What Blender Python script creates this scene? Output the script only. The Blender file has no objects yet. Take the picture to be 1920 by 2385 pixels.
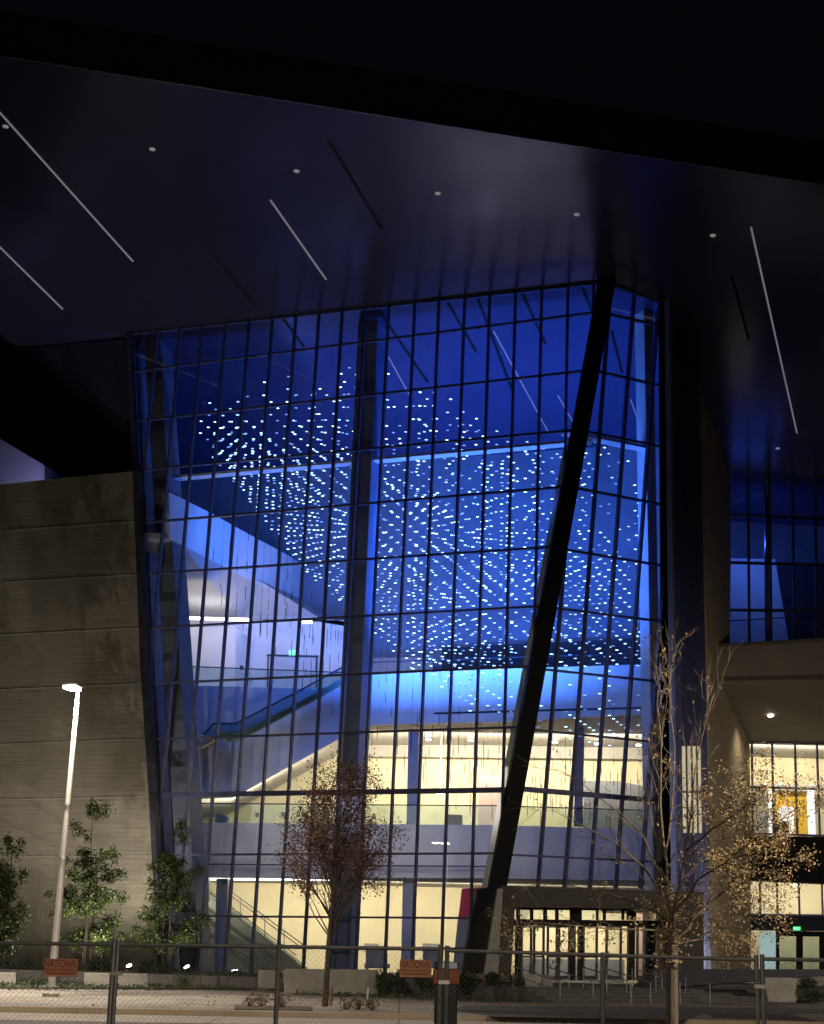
import bpy, bmesh, math, random
from mathutils import Vector as V, Matrix
R = math.radians
rnd = random.Random(7)

# ---------------------------------------------------------------- camera, sky, exposure
sc = bpy.context.scene
EYE = 1.6
FPX, CX, CY = 3900.0, 960.0, 1192.5          # focal length and centre in photo pixels (1920 wide)
ROLL = R(1.5)
PITCH = math.atan(FPX / 14640.0)
FW = V((0, math.cos(PITCH), math.sin(PITCH)))
_r0 = V((1, 0, 0)); _u0 = V((0, -math.sin(PITCH), math.cos(PITCH)))
RT = _r0 * math.cos(ROLL) + _u0 * math.sin(ROLL)
UP = -_r0 * math.sin(ROLL) + _u0 * math.cos(ROLL)
CAM = V((0, 0, EYE))
cd = bpy.data.cameras.new('camera'); cam = bpy.data.objects.new('camera', cd)
sc.collection.objects.link(cam); sc.camera = cam
cd.sensor_fit = 'HORIZONTAL'; cd.sensor_width = 36.0; cd.lens = 36.0 * FPX / 1920.0
cd.clip_start = 0.5; cd.clip_end = 3000
cam.matrix_world = Matrix(((RT.x, UP.x, -FW.x, 0), (RT.y, UP.y, -FW.y, 0), (RT.z, UP.z, -FW.z, EYE), (0, 0, 0, 1)))

w = bpy.data.worlds.new('World'); sc.world = w; w.use_nodes = True
wn = w.node_tree.nodes; wl = w.node_tree.links
bg = wn['Background']
sky = wn.new('ShaderNodeTexSky'); sky.sky_type = 'NISHITA'; sky.sun_disc = False
sky.sun_elevation = R(-9.0); sky.sun_rotation = R(200)
tint = wn.new('ShaderNodeMixRGB'); tint.blend_type = 'ADD'; tint.inputs[0].default_value = 1.0
tint.inputs[2].default_value = (0.0095, 0.0092, 0.017, 1)       # city glow on a clear night
wl.new(sky.outputs[0], tint.inputs[1]); wl.new(tint.outputs[0], bg.inputs[0])
bg.inputs[1].default_value = 0.14
sc.view_settings.view_transform = 'Standard'; sc.view_settings.look = 'None'
sc.view_settings.exposure = 0.0; sc.view_settings.gamma = 1.0
cy = sc.cycles
cy.use_denoising = True
cy.max_bounces = 8; cy.transparent_max_bounces = 24; cy.diffuse_bounces = 3; cy.glossy_bounces = 3
cy.sample_clamp_indirect = 12.0; cy.caustics_reflective = False; cy.caustics_refractive = False

def area_light(name, loc, target, sx, sy, power, col, spread=180):
    l = bpy.data.lights.new(name, 'AREA'); l.shape = 'RECTANGLE'; l.size = sx; l.size_y = sy
    l.energy = power; l.color = col; l.spread = R(spread)
    o = bpy.data.objects.new(name, l); sc.collection.objects.link(o)
    o.location = loc; o.rotation_euler = (V(target) - V(loc)).to_track_quat('-Z', 'Y').to_euler()
    return o
def area_along(name, a, b, width, aim, power, col, spread=180):
    """a strip lamp running from a to b that shines along aim"""
    a, b, aim = V(a), V(b), V(aim)
    x = (b - a); L = x.length; x = x.normalized()
    z = -(aim - x * aim.dot(x)).normalized(); y = z.cross(x)
    l = bpy.data.lights.new(name, 'AREA'); l.shape = 'RECTANGLE'; l.size = L; l.size_y = width
    l.energy = power; l.color = col; l.spread = R(spread)
    o = bpy.data.objects.new(name, l); sc.collection.objects.link(o)
    c = (a + b) / 2
    o.matrix_world = Matrix(((x.x, y.x, z.x, c.x), (x.y, y.y, z.y, c.y), (x.z, y.z, z.z, c.z), (0, 0, 0, 1)))
    return o
def spot_light(name, loc, target, power, col, angle=120, blend=.6, rad=.12):
    l = bpy.data.lights.new(name, 'SPOT'); l.energy = power; l.color = col; l.spot_size = R(angle); l.spot_blend = blend
    l.shadow_soft_size = rad
    o = bpy.data.objects.new(name, l); sc.collection.objects.link(o)
    o.location = loc; o.rotation_euler = (V(target) - V(loc)).to_track_quat('-Z', 'Y').to_euler()
    return o

# ---------------------------------------------------------------- survey helpers: photo pixel -> point on a plane of the place
def ray(x, y):
    return (FW + RT * ((x - CX) / FPX) - UP * ((y - CY) / FPX)).normalized()
def bp(x, y, pl):
    d = ray(x, y); return CAM + d * ((pl[0] - CAM).dot(pl[1]) / d.dot(pl[1]))
def aty(x, y, Y):
    d = ray(x, y); return CAM + d * (Y / d.y)
def proj(p):
    v = p - CAM; z = v.dot(FW); return CX + FPX * v.dot(RT) / z, CY - FPX * v.dot(UP) / z
def zat(X, Y, ypx):
    """height over plan point (X, Y) that appears at photo row ypx"""
    k = (CY - ypx) / FPX; g = UP - FW * k
    return EYE - (X * g.x + Y * g.y) / g.z
def hd(a): return V((math.cos(R(a)), math.sin(R(a)), 0))
def vplane(p, a):
    """vertical plane through p whose horizontal runs at azimuth a; normal points away from the street"""
    d = hd(a); return (V(p), V((-d.y, d.x, 0)))
def inner(y0, a=-5.0): return vplane((5, y0, 0), a)
def off(pl, d): return (pl[0] + pl[1] * d, pl[1])
def gz(z): return (V((0, 0, z)), V((0, 0, 1)))
def lx(a, b, x): return a[1] + (b[1] - a[1]) * (x - a[0]) / (b[0] - a[0])
def ly(a, b, y): return a[0] + (b[0] - a[0]) * (y - a[1]) / (b[1] - a[1])
def interp(t, x):
    if x <= t[0][0]: return t[0][1]
    for a, b in zip(t, t[1:]):
        if x <= b[0]: return lx(a, b, x)
    return t[-1][1]

E1 = hd(-21.387); E2 = hd(30.93); N1 = V((-E1.y, E1.x, 0))
B0 = aty(1118, 2283, 84.0)                     # foot of the glass corner
P1 = (B0, N1)
T0 = bp(1413, 655, P1); L0 = bp(303, 775, P1)
n2 = (T0 - B0).cross(E2).normalized()
if n2.y < 0: n2 = -n2
P2 = (B0, n2)
D1 = ray(2255, 2780); D1H = V((D1.x, D1.y, 0)).normalized()
NS = (T0 - L0).cross(D1).normalized()
if NS.z < 0: NS = -NS
S = (T0, NS)
AZ1 = math.degrees(math.atan2(D1H.y, D1H.x))
ZP = 0.66                                       # plaza level
def s_height(X, Y): return T0.z - (NS.x * (X - T0.x) + NS.y * (Y - T0.y)) / NS.z

# ---------------------------------------------------------------- materials
MATS = {}
def nm(name):
    m = bpy.data.materials.new(name); m.use_nodes = True; MATS[name] = m
    return m, m.node_tree.nodes, m.node_tree.links, m.node_tree.nodes['Principled BSDF']
def paint(name, col, rough=.6, var=.12, scale=1.5, bump=0.0, bscale=None, metal=0.0, spec=.4, stretch=(1, 1, 1), col2=None):
    m, n, l, b = nm(name)
    tc = n.new('ShaderNodeTexCoord'); mp = n.new('ShaderNodeMapping'); mp.inputs['Scale'].default_value = stretch
    l.new(tc.outputs['Object'], mp.inputs[0])
    ns = n.new('ShaderNodeTexNoise'); ns.inputs['Scale'].default_value = scale; ns.inputs['Detail'].default_value = 6
    l.new(mp.outputs[0], ns.inputs[0])
    cr = n.new('ShaderNodeValToRGB')
    c2 = col2 or tuple(c * (1 - var) for c in col)
    c1 = tuple(min(1, c * (1 + var)) for c in col)
    cr.color_ramp.elements[0].color = (*c2, 1); cr.color_ramp.elements[1].color = (*c1, 1)
    cr.color_ramp.elements[0].position = .32; cr.color_ramp.elements[1].position = .68
    l.new(ns.outputs['Fac'], cr.inputs[0]); l.new(cr.outputs[0], b.inputs['Base Color'])
    b.inputs['Roughness'].default_value = rough; b.inputs['Metallic'].default_value = metal
    b.inputs['Specular IOR Level'].default_value = spec
    if bump:
        n2_ = n.new('ShaderNodeTexNoise'); n2_.inputs['Scale'].default_value = bscale or scale * 6; n2_.inputs['Detail'].default_value = 5
        l.new(mp.outputs[0], n2_.inputs[0])
        bm = n.new('ShaderNodeBump'); bm.inputs['Strength'].default_value = bump; bm.inputs['Distance'].default_value = .05
        l.new(n2_.outputs['Fac'], bm.inputs['Height']); l.new(bm.outputs[0], b.inputs['Normal'])
    return m
def glow(name, col, strength, sample=False):
    m, n, l, b = nm(name)
    b.inputs['Base Color'].default_value = (.3, .3, .3, 1); b.inputs['Emission Color'].default_value = (*col, 1)
    b.inputs['Emission Strength'].default_value = strength
    m.cycles.emission_sampling = 'AUTO' if sample else 'NONE'
    return m
def glass(name, tint=(.86, .9, .93), ior=1.5, rough=0.0):
    m, n, l, b = nm(name); n.remove(b)
    out = n['Material Output']
    tr = n.new('ShaderNodeBsdfTransparent'); tr.inputs[0].default_value = (*tint, 1)
    gl = n.new('ShaderNodeBsdfGlossy'); gl.inputs['Roughness'].default_value = rough; gl.inputs[0].default_value = (.9, .95, 1, 1)
    fr = n.new('ShaderNodeFresnel'); fr.inputs[0].default_value = ior
    mx = n.new('ShaderNodeMixShader')
    l.new(fr.outputs[0], mx.inputs[0]); l.new(tr.outputs[0], mx.inputs[1]); l.new(gl.outputs[0], mx.inputs[2]); l.new(mx.outputs[0], out.inputs[0])
    return m

paint('frame metal', (.085, .09, .18), .45, .2, 3, metal=.3)
paint('dark steel', (.03, .032, .045), .5, .2, 2)
paint('column paint', (.24, .28, .44), .55, .06, 1)
paint('dim column paint', (.16, .17, .21), .5, .15, 1)
paint('white plaster', (.72, .72, .72), .7, .05, .7)
paint('warm plaster', (.74, .67, .48), .7, .06, .6)
paint('ceiling panel', (.42, .40, .38), .7, .06, .5)
paint('balcony panel', (.50, .52, .58), .5, .05, .8)
paint('upper wall paint', (.21, .23, .28), .7, .15, .5)
paint('dark lining', (.03, .032, .04), .7, .2, 1)
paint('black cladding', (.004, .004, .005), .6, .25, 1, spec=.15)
paint('roof fascia metal', (.012, .012, .013), .55, .25, .6)
paint('concrete', (.30, .29, .26), .85, .15, 2.5, .3)
paint('pale concrete', (.42, .40, .36), .85, .1, 2.5, .25)
paint('tan panel', (.22, .185, .15), .7, .1, .8)
paint('fin stone', (.60, .50, .35), .8, .15, 1.2, .1)
paint('portal panel', (.036, .031, .024), .6, .12, 1)
paint('escalator panel', (.42, .50, .48), .5, .1, 2)
paint('blue glass paint', (.2, .27, .75), .35, .12, 1)
paint('stone step', (.10, .098, .095), .8, .2, 2, .2)
paint('galvanised steel', (.36, .36, .35), .42, .2, 6, metal=.7)
paint('chain wire', (.20, .20, .19), .55, .2, 9, metal=.3)
paint('pole paint', (.52, .5, .47), .4, .08, 3, metal=.2)
paint('bark', (.05, .038, .03), .9, .35, 7, .5, 22, stretch=(1, 1, .25))
paint('pale bark', (.15, .12, .085), .85, .3, 7, .5, 22, stretch=(1, 1, .3))
paint('evergreen leaf', (.042, .062, .020), .5, .45, 3)
paint('lime leaf', (.13, .16, .03), .5, .4, 3)
paint('russet leaf', (.12, .066, .050), .6, .45, 4)
paint('ochre leaf', (.30, .215, .095), .6, .4, 3, col2=(.13, .088, .042))
paint('shrub leaf', (.025, .04, .018), .6, .45, 4)
paint('grass leaf', (.05, .065, .02), .7, .4, 4)
paint('sign orange', (.60, .26, .14), .6, .12, 5)
paint('sign ink', (.16, .018, .012), .6, .1, 5)
paint('kiosk black', (.012, .012, .012), .5, .2, 4)
paint('kiosk orange', (.55, .12, .02), .5, .1, 4)
paint('banner crimson', (.42, .03, .07), .7, .1, 2)
paint('lounge fabric', (.23, .24, .28), .85, .1, 3)
paint('ochre wall', (.62, .38, .03), .6, .06, 1)
paint('stair concrete', (.12, .135, .13), .7, .15, 1.5)
paint('pink panel', (.55, .40, .40), .7, .06, 1)
paint('timber', (.16, .10, .06), .8, .25, 4)
paint('slot black', (.002, .002, .003), .6, .1, 1)
glow('bulb', (.46, .74, 1.0), 4.2)
glow('bulb dim', (.25, .45, 1.0), 1.0)
glow('bulb mid', (.42, .66, 1.0), 2.0)
glow('led white', (1, .93, .8), 7.0)
glow('downlight on', (1, .93, .82), 9.0)
glow('led cool', (1, .95, .95), 9.0)
glow('soffit led', (.75, .72, .8), .17)
glow('soffit disc', (.85, .8, .75), .20)
glow('exit green', (.45, 1, .6), 1.6)
glow('exit face', (.0, .62, .17), 1.5)
glow('lamp lens', (1, .9, .78), 60.0)
glow('flood lens', (1, .92, .75), 22.0)
glow('cyan glass lit', (.55, .80, .75), .55)
glow('lit window warm', (1, .86, .52), .50)
glow('self lit white', (1, .97, .92), 1.3)  # glow stands in for lamp light on white pillars and cabinet
glow('screen', (.5, .6, .75), .16)
glass('facade glass')
glass('guard glass', (.80, .87, .86), 1.4)

def ground_mat(name, c1, c2, scale, rough=.85, joint=0.0, jcol=(.1, .1, .1)):
    m, n, l, b = nm(name)
    tc = n.new('ShaderNodeTexCoord')
    a = n.new('ShaderNodeTexNoise'); a.inputs['Scale'].default_value = scale; a.inputs['Detail'].default_value = 8; a.inputs['Roughness'].default_value = .65
    s2 = n.new('ShaderNodeTexNoise'); s2.inputs['Scale'].default_value = scale * 14; s2.inputs['Detail'].default_value = 4
    l.new(tc.outputs['Object'], a.inputs[0]); l.new(tc.outputs['Object'], s2.inputs[0])
    ad = n.new('ShaderNodeMath'); ad.operation = 'MULTIPLY_ADD'; ad.inputs[1].default_value = .35
    l.new(s2.outputs['Fac'], ad.inputs[0]); l.new(a.outputs['Fac'], ad.inputs[2])
    cr = n.new('ShaderNodeValToRGB'); cr.color_ramp.elements[0].position = .5; cr.color_ramp.elements[1].position = .85
    cr.color_ramp.elements[0].color = (*c1, 1); cr.color_ramp.elements[1].color = (*c2, 1)
    l.new(ad.outputs[0], cr.inputs[0])
    src = cr.outputs[0]
    if joint:
        br = n.new('ShaderNodeTexBrick'); br.offset = 0; br.inputs['Scale'].default_value = 1
        br.inputs['Mortar Size'].default_value = .03; br.inputs['Brick Width'].default_value = joint; br.inputs['Row Height'].default_value = joint
        br.inputs['Color1'].default_value = (1, 1, 1, 1); br.inputs['Color2'].default_value = (.9, .9, .9, 1); br.inputs['Mortar'].default_value = (.45, .45, .45, 1)
        l.new(tc.outputs['Object'], br.inputs[0])
        mm = n.new('ShaderNodeMixRGB'); mm.blend_type = 'MULTIPLY'; mm.inputs[0].default_value = 1
        l.new(src, mm.inputs[1]); l.new(br.outputs[0], mm.inputs[2]); src = mm.outputs[0]
    l.new(src, b.inputs['Base Color']); b.inputs['Roughness'].default_value = rough
    bm = n.new('ShaderNodeBump'); bm.inputs['Strength'].default_value = .3; bm.inputs['Distance'].default_value = .03
    l.new(s2.outputs['Fac'], bm.inputs['Height']); l.new(bm.outputs[0], b.inputs['Normal'])
    return m
ground_mat('asphalt', (.035, .033, .032), (.07, .066, .06), .6)
ground_mat('street concrete', (.26, .24, .21), (.36, .33, .29), .5, joint=4.5)
ground_mat('pavement concrete', (.125, .112, .096), (.28, .258, .22), .4, joint=1.6)
ground_mat('kerb concrete', (.22, .17, .11), (.30, .24, .17), .8)
ground_mat('plaza paving', (.10, .098, .092), (.17, .165, .155), .5, joint=1.2)
ground_mat('mulch', (.03, .02, .013), (.075, .05, .03), 3.0)
ground_mat('lawn soil', (.03, .035, .015), (.07, .07, .03), 2.0)

def soffit_mat():
    m, n, l, b = nm('soffit panel')
    tc = n.new('ShaderNodeTexCoord')
    ns = n.new('ShaderNodeTexNoise'); ns.inputs['Scale'].default_value = .12; ns.inputs['Detail'].default_value = 4
    l.new(tc.outputs['Object'], ns.inputs[0])
    cr = n.new('ShaderNodeValToRGB'); cr.color_ramp.elements[0].color = (.115, .118, .27, 1); cr.color_ramp.elements[1].color = (.15, .150, .34, 1)
    l.new(ns.outputs['Fac'], cr.inputs[0]); l.new(cr.outputs[0], b.inputs['Base Color'])
    rr = n.new('ShaderNodeMapRange'); rr.inputs[3].default_value = .18; rr.inputs[4].default_value = .25
    l.new(ns.outputs['Fac'], rr.inputs[0]); l.new(rr.outputs[0], b.inputs['Roughness'])
    b.inputs['Specular IOR Level'].default_value = .5; b.inputs['Metallic'].default_value = .72
    n3 = n.new('ShaderNodeTexNoise'); n3.inputs['Scale'].default_value = .5
    l.new(tc.outputs['Object'], n3.inputs[0])
    bm = n.new('ShaderNodeBump'); bm.inputs['Strength'].default_value = .015; bm.inputs['Distance'].default_value = .05
    l.new(n3.outputs['Fac'], bm.inputs['Height']); l.new(bm.outputs[0], b.inputs['Normal'])
soffit_mat()
def stone_wall_mat():
    m, n, l, b = nm('ribbed stone')
    geo = n.new('ShaderNodeNewGeometry')
    mp = n.new('ShaderNodeMapping'); mp.inputs['Scale'].default_value = (.35, .35, 15.0)
    l.new(geo.outputs['Position'], mp.inputs[0])
    a = n.new('ShaderNodeTexNoise'); a.inputs['Scale'].default_value = 1.3; a.inputs['Detail'].default_value = 5
    l.new(mp.outputs[0], a.inputs[0])
    wv = n.new('ShaderNodeTexWave'); wv.wave_type = 'BANDS'; wv.bands_direction = 'Z'; wv.inputs['Scale'].default_value = 1.3; wv.inputs['Distortion'].default_value = .4
    l.new(geo.outputs['Position'], wv.inputs[0])
    big = n.new('ShaderNodeTexNoise'); big.inputs['Scale'].default_value = .35; big.inputs['Detail'].default_value = 3
    l.new(geo.outputs['Position'], big.inputs[0])
    cr = n.new('ShaderNodeValToRGB'); cr.color_ramp.elements[0].position = .36; cr.color_ramp.elements[1].position = .55
    cr.color_ramp.elements[0].color = (.19, .168, .135, 1); cr.color_ramp.elements[1].color = (.25, .222, .178, 1)
    l.new(a.outputs['Fac'], cr.inputs[0])
    m2 = n.new('ShaderNodeMixRGB'); m2.blend_type = 'MULTIPLY'; m2.inputs[0].default_value = .5
    c2 = n.new('ShaderNodeValToRGB'); c2.color_ramp.elements[0].color = (.6, .58, .56, 1); c2.color_ramp.elements[1].color = (1.1, 1.1, 1.1, 1)
    l.new(big.outputs['Fac'], c2.inputs[0])
    mp3 = n.new('ShaderNodeMapping'); mp3.inputs['Scale'].default_value = (.9, .9, .07); l.new(geo.outputs['Position'], mp3.inputs[0])
    l.new(mp3.outputs[0], big.inputs[0]); big.inputs['Scale'].default_value = 1.0; big.inputs['Detail'].default_value = 5
    m2.inputs[0].default_value = .8
    l.new(cr.outputs[0], m2.inputs[1]); l.new(c2.outputs[0], m2.inputs[2]); l.new(m2.outputs[0], b.inputs['Base Color'])
    b.inputs['Roughness'].default_value = .8
    ad = n.new('ShaderNodeMath'); ad.operation = 'ADD'
    l.new(wv.outputs['Fac'], ad.inputs[0]); l.new(a.outputs['Fac'], ad.inputs[1])
    bm = n.new('ShaderNodeBump'); bm.inputs['Strength'].default_value = .10; bm.inputs['Distance'].default_value = .02
    l.new(ad.outputs[0], bm.inputs['Height']); l.new(bm.outputs[0], b.inputs['Normal'])
stone_wall_mat()

# ---------------------------------------------------------------- mesh helpers
LOC = {}
class MB:
    def __init__(s): s.v = []; s.f = []; s.mi = []
    def face(s, pts, mi=0):
        k = len(s.v); s.v += [V(p) for p in pts]; s.f.append(tuple(range(k, k + len(pts)))); s.mi.append(mi)
    def ext(s, pts, vec, mi=0):
        k = len(s.v); n = len(pts); vec = V(vec)
        s.v += [V(p) for p in pts] + [V(p) + vec for p in pts]
        s.f.append(tuple(range(k, k + n))); s.f.append(tuple(range(k + 2 * n - 1, k + n - 1, -1)))
        for i in range(n):
            j = (i + 1) % n; s.f.append((k + i, k + n + i, k + n + j, k + j))
        s.mi += [mi] * (n + 2)
    def box(s, c, x, y, z, mi=0):
        """box centred on c with half-extent vectors x, y, z"""
        c, x, y, z = V(c), V(x), V(y), V(z)
        s.ext([c - x - y - z, c + x - y - z, c + x + y - z, c - x + y - z], z * 2, mi)
    def bar(s, a, b, w, d, side, mi=0):
        """bar from a to b: w wide along side, d deep across it"""
        a, b, side = V(a), V(b), V(side)
        t = (b - a).normalized(); side = (side - t * side.dot(t)).normalized(); dp = t.cross(side)
        x = side * w / 2; y = dp * d / 2
        s.ext([a - x - y, a + x - y, a + x + y, a - x + y], b - a, mi)
    def tube(s, pts, rad, n=6, mi=0, cap=True):
        pts = [V(p) for p in pts]
        if not hasattr(rad, '__len__'): rad = [rad] * len(pts)
        k0 = len(s.v); prev = None
        for i, p in enumerate(pts):
            t = (pts[min(i + 1, len(pts) - 1)] - pts[max(i - 1, 0)]).normalized()
            ref = prev if prev is not None else (V((1, 0, 0)) if abs(t.x) < .9 else V((0, 1, 0)))
            x = (ref - t * ref.dot(t)).normalized(); prev = x; y = t.cross(x)
            for j in range(n):
                a = 2 * math.pi * j / n; s.v.append(p + (x * math.cos(a) + y * math.sin(a)) * rad[i])
        for i in range(len(pts) - 1):
            for j in range(n):
                a = k0 + i * n + j; b = k0 + i * n + (j + 1) % n
                s.f.append((a, b, b + n, a + n)); s.mi.append(mi)
        if cap and n > 2:
            s.f.append(tuple(k0 + n - 1 - j for j in range(n))); s.f.append(tuple(k0 + (len(pts) - 1) * n + j for j in range(n))); s.mi += [mi, mi]
    def lathe(s, c, prof, n=12, axis=None, mi=0):
        """profile [(radius, height)] turned about the axis through c"""
        z = V(axis or (0, 0, 1)).normalized(); x = z.orthogonal().normalized(); y = z.cross(x); k0 = len(s.v); c = V(c)
        for r_, h in prof:
            for j in range(n):
                a = 2 * math.pi * j / n; s.v.append(c + z * h + (x * math.cos(a) + y * math.sin(a)) * r_)
        for i in range(len(prof) - 1):
            for j in range(n):
                a = k0 + i * n + j; b = k0 + i * n + (j + 1) % n
                s.f.append((a, b, b + n, a + n)); s.mi.append(mi)
        s.f.append(tuple(k0 + n - 1 - j for j in range(n))); s.f.append(tuple(k0 + (len(prof) - 1) * n + j for j in range(n))); s.mi += [mi, mi]
    def leaf(s, p, size, mi=0):
        a = V((rnd.gauss(0, 1), rnd.gauss(0, 1), rnd.gauss(0, 1))).normalized(); b = a.orthogonal().normalized()
        b = (b * math.cos(7 * a.x) + a.cross(b) * math.sin(7 * a.x))
        k = len(s.v); u = size * rnd.uniform(.7, 1.3); wd = u * .55
        s.v += [p, p + a * u * .5 + b * wd * .5, p + a * u, p + a * u * .5 - b * wd * .5]
        s.f.append((k, k + 1, k + 2, k + 3)); s.mi.append(mi)
    def build(s, name, mats, parent=None, loc=None, fix=True, smooth=False):
        if isinstance(mats, str): mats = [mats]
        if parent is not None: base = LOC[parent.name]
        elif loc is not None: base = V(loc)
        else:
            xs = [v.x for v in s.v]; ys = [v.y for v in s.v]; zs = [v.z for v in s.v]
            base = V(((min(xs) + max(xs)) / 2, (min(ys) + max(ys)) / 2, min(zs)))
        me = bpy.data.meshes.new(name)
        me.from_pydata([v - base for v in s.v], [], s.f)
        for m in mats: me.materials.append(MATS[m])
        if len(mats) > 1: me.polygons.foreach_set('material_index', s.mi)
        if fix:
            b = bmesh.new(); b.from_mesh(me); bmesh.ops.recalc_face_normals(b, faces=b.faces[:]); b.to_mesh(me); b.free()
        if smooth: me.polygons.foreach_set('use_smooth', [True] * len(me.polygons))
        me.update()
        o = bpy.data.objects.new(name, me); sc.collection.objects.link(o)
        LOC[o.name] = base
        if parent is not None: o.parent = parent
        else: o.location = base
        return o
def tag(o, label=None, cat=None, group=None, kind=None):
    if label: o['label'] = label
    if cat: o['category'] = cat
    if group: o['group'] = group
    if kind: o['kind'] = kind
    return o
def thing(name, loc, label, cat, group=None):
    o = bpy.data.objects.new(name, None); sc.collection.objects.link(o); o.location = loc; LOC[o.name] = V(loc)
    o.empty_display_size = .3
    return tag(o, label, cat, group)
def slab(name, mat, px, pl, thick, parent=None, loc=None):
    """a panel whose outline is surveyed on plane pl, with real thickness away from the street"""
    m = MB(); pts = [bp(x, y, pl) for x, y in px]; n = pl[1]
    m.ext(pts, n * thick); return m.build(name, mat, parent, loc)
def text(name, body, size, at, xdir, updir, mat, parent, sx=1.0, ext=.004):
    c = bpy.data.curves.new(name, 'FONT'); c.body = body; c.size = size; c.extrude = ext; c.align_x = 'CENTER'; c.align_y = 'CENTER'
    c.materials.append(MATS[mat])
    tmp = bpy.data.objects.new('tmp', c); sc.collection.objects.link(tmp)
    bpy.context.view_layer.update()
    me = bpy.data.meshes.new_from_object(tmp.evaluated_get(bpy.context.evaluated_depsgraph_get()))
    bpy.data.objects.remove(tmp); me.name = name
    if not me.materials: me.materials.append(MATS[mat])
    o = bpy.data.objects.new(name, me); sc.collection.objects.link(o)
    x = V(xdir).normalized(); z = x.cross(V(updir)).normalized(); y = z.cross(x); p = V(at) - LOC[parent.name]
    o.matrix_basis = Matrix(((x.x * sx, y.x, z.x, p.x), (x.y * sx, y.y, z.y, p.y), (x.z * sx, y.z, z.z, p.z), (0, 0, 0, 1)))
    o.parent = parent
    return o

# ================================================================ ground
def ground_poly(name, mat, pts, z, h=0.0):
    m = MB()
    if h: m.ext([V((x, y, z - h)) for x, y in pts], (0, 0, h))
    else: m.face([V((x, y, z)) for x, y in pts])
    return tag(m.build(name, mat, loc=(0, 0, 0)), kind='structure')
ground_poly('ground', 'asphalt', [(-400, -200), (400, -200), (400, 900), (-400, 900)], 0)
KD = hd(12)                                        # the kerb runs at this azimuth
def along(p0, s, t):                               # s along the kerb, t away from the street
    return (p0.x + KD.x * s - KD.y * t, p0.y + KD.y * s + KD.x * t)
K0 = bp(300, 2350, gz(.15))
ground_poly('street', 'street concrete', [along(K0, -60, -4.6), along(K0, 60, -4.6), along(K0, 60, 0), along(K0, -60, 0)], .004)
m = MB(); a = [along(K0, -60, 0), along(K0, 60, 0), along(K0, 60, .35), along(K0, -60, .35)]
m.ext([V((x, y, -.05)) for x, y in a], (0, 0, .20)); tag(m.build('kerb', 'kerb concrete', loc=(0, 0, 0)), kind='structure')
ground_poly('pavement', 'pavement concrete', [along(K0, -60, .35), along(K0, 60, .35), along(K0, 60, 26), along(K0, -60, 26)], .146, .2)
# planting beds and plaza
ST0 = bp(1290, 2337, gz(.15)); ST1 = bp(1790, 2337, gz(.15))
SD = (ST1 - ST0).normalized(); SNv = V((-SD.y, SD.x, 0))
ground_poly('plaza', 'plaza paving', [tuple((ST0 + SNv * 1.66)[:2]), tuple((ST0 + SNv * 1.66 + SD * 45)[:2]), tuple((ST0 + SNv * 60 + SD * 45)[:2]), (-40, 125), (-40, 84), tuple((ST0 + SNv * 12)[:2])], ZP, .7)
q = [bp(-60, 2303, gz(.15)), bp(600, 2306, gz(.15)), bp(880, 2318, gz(.15)), bp(1250, 2330, gz(.15)), bp(1290, 2335, gz(.15))]
m = MB(); m.ext([v + V((0, 0, -.1)) for v in q] + [V((9.2, 80, .05)), V((-32, 92, .05))], (0, 0, .16))
tag(m.build('planting_bed', 'lawn soil', loc=(0, 0, 0)), kind='structure')
for pts in ([(545, 2352), (548, 2343), (725, 2346), (728, 2355)], [(1660, 2371), (1650, 2362), (1840, 2364), (1905, 2380)]):
    m = MB(); m.ext([bp(x, y, gz(.150)) for x, y in pts], (0, 0, .02)); tag(m.build('tree_pit', 'mulch', loc=(0, 0, 0)), kind='structure')
m = MB(); m.face([bp(x, y, gz(.152)) for x, y in [(1055, 2353), (1080, 2342), (1960, 2350), (1960, 2362), (1640, 2362), (1600, 2376), (1150, 2368)]])
tag(m.build('driveway', 'asphalt', loc=(0, 0, 0)), kind='structure')

# front steps
st = MB()
for i in range(4):
    o0 = SNv * (.42 * i); h = (ZP - .15) / 4
    st.ext([ST0 + o0 - SNv * .05 + V((0, 0, h * (i + 1) - .05)), ST1 + SD * 6 + o0 - SNv * .05 + V((0, 0, h * (i + 1) - .05)), ST1 + SD * 6 + o0 + V((0, 0, h * (i + 1) - .05)), ST0 + o0 + V((0, 0, h * (i + 1) - .05))], (0, 0, .048))
    st.ext([ST0 + o0 + V((0, 0, h * i)), ST1 + SD * 6 + o0 + V((0, 0, h * i)), ST1 + SD * 6 + SNv * 1.66 + V((0, 0, h * i)), ST0 + SNv * 1.66 + V((0, 0, h * i))], (0, 0, h - .002))
tag(st.build('front_steps', 'stone step'), 'wide dark stone steps climbing from the pavement to the entrance portal', 'steps')
def handrail(px, y0, y1):
    f = aty(px, y1, 0) if False else bp(px, y1, gz(.15)); top = V((f.x, f.y, zat(f.x, f.y, y0)))
    m = MB(); b2 = f + SNv * 2.3; t2 = V((b2.x, b2.y, top.z + .5)); b2.z = ZP
    m.tube([f - V((0, 0, .02)), top, t2, b2], .024, 6)
    m.tube([(f + b2) / 2 + V((0, 0, .1)), (top + t2) / 2], .02, 6)
    m.tube([f + (top - f) * .55, b2 + (t2 - b2) * .55], .015, 5)
    return m
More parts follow.
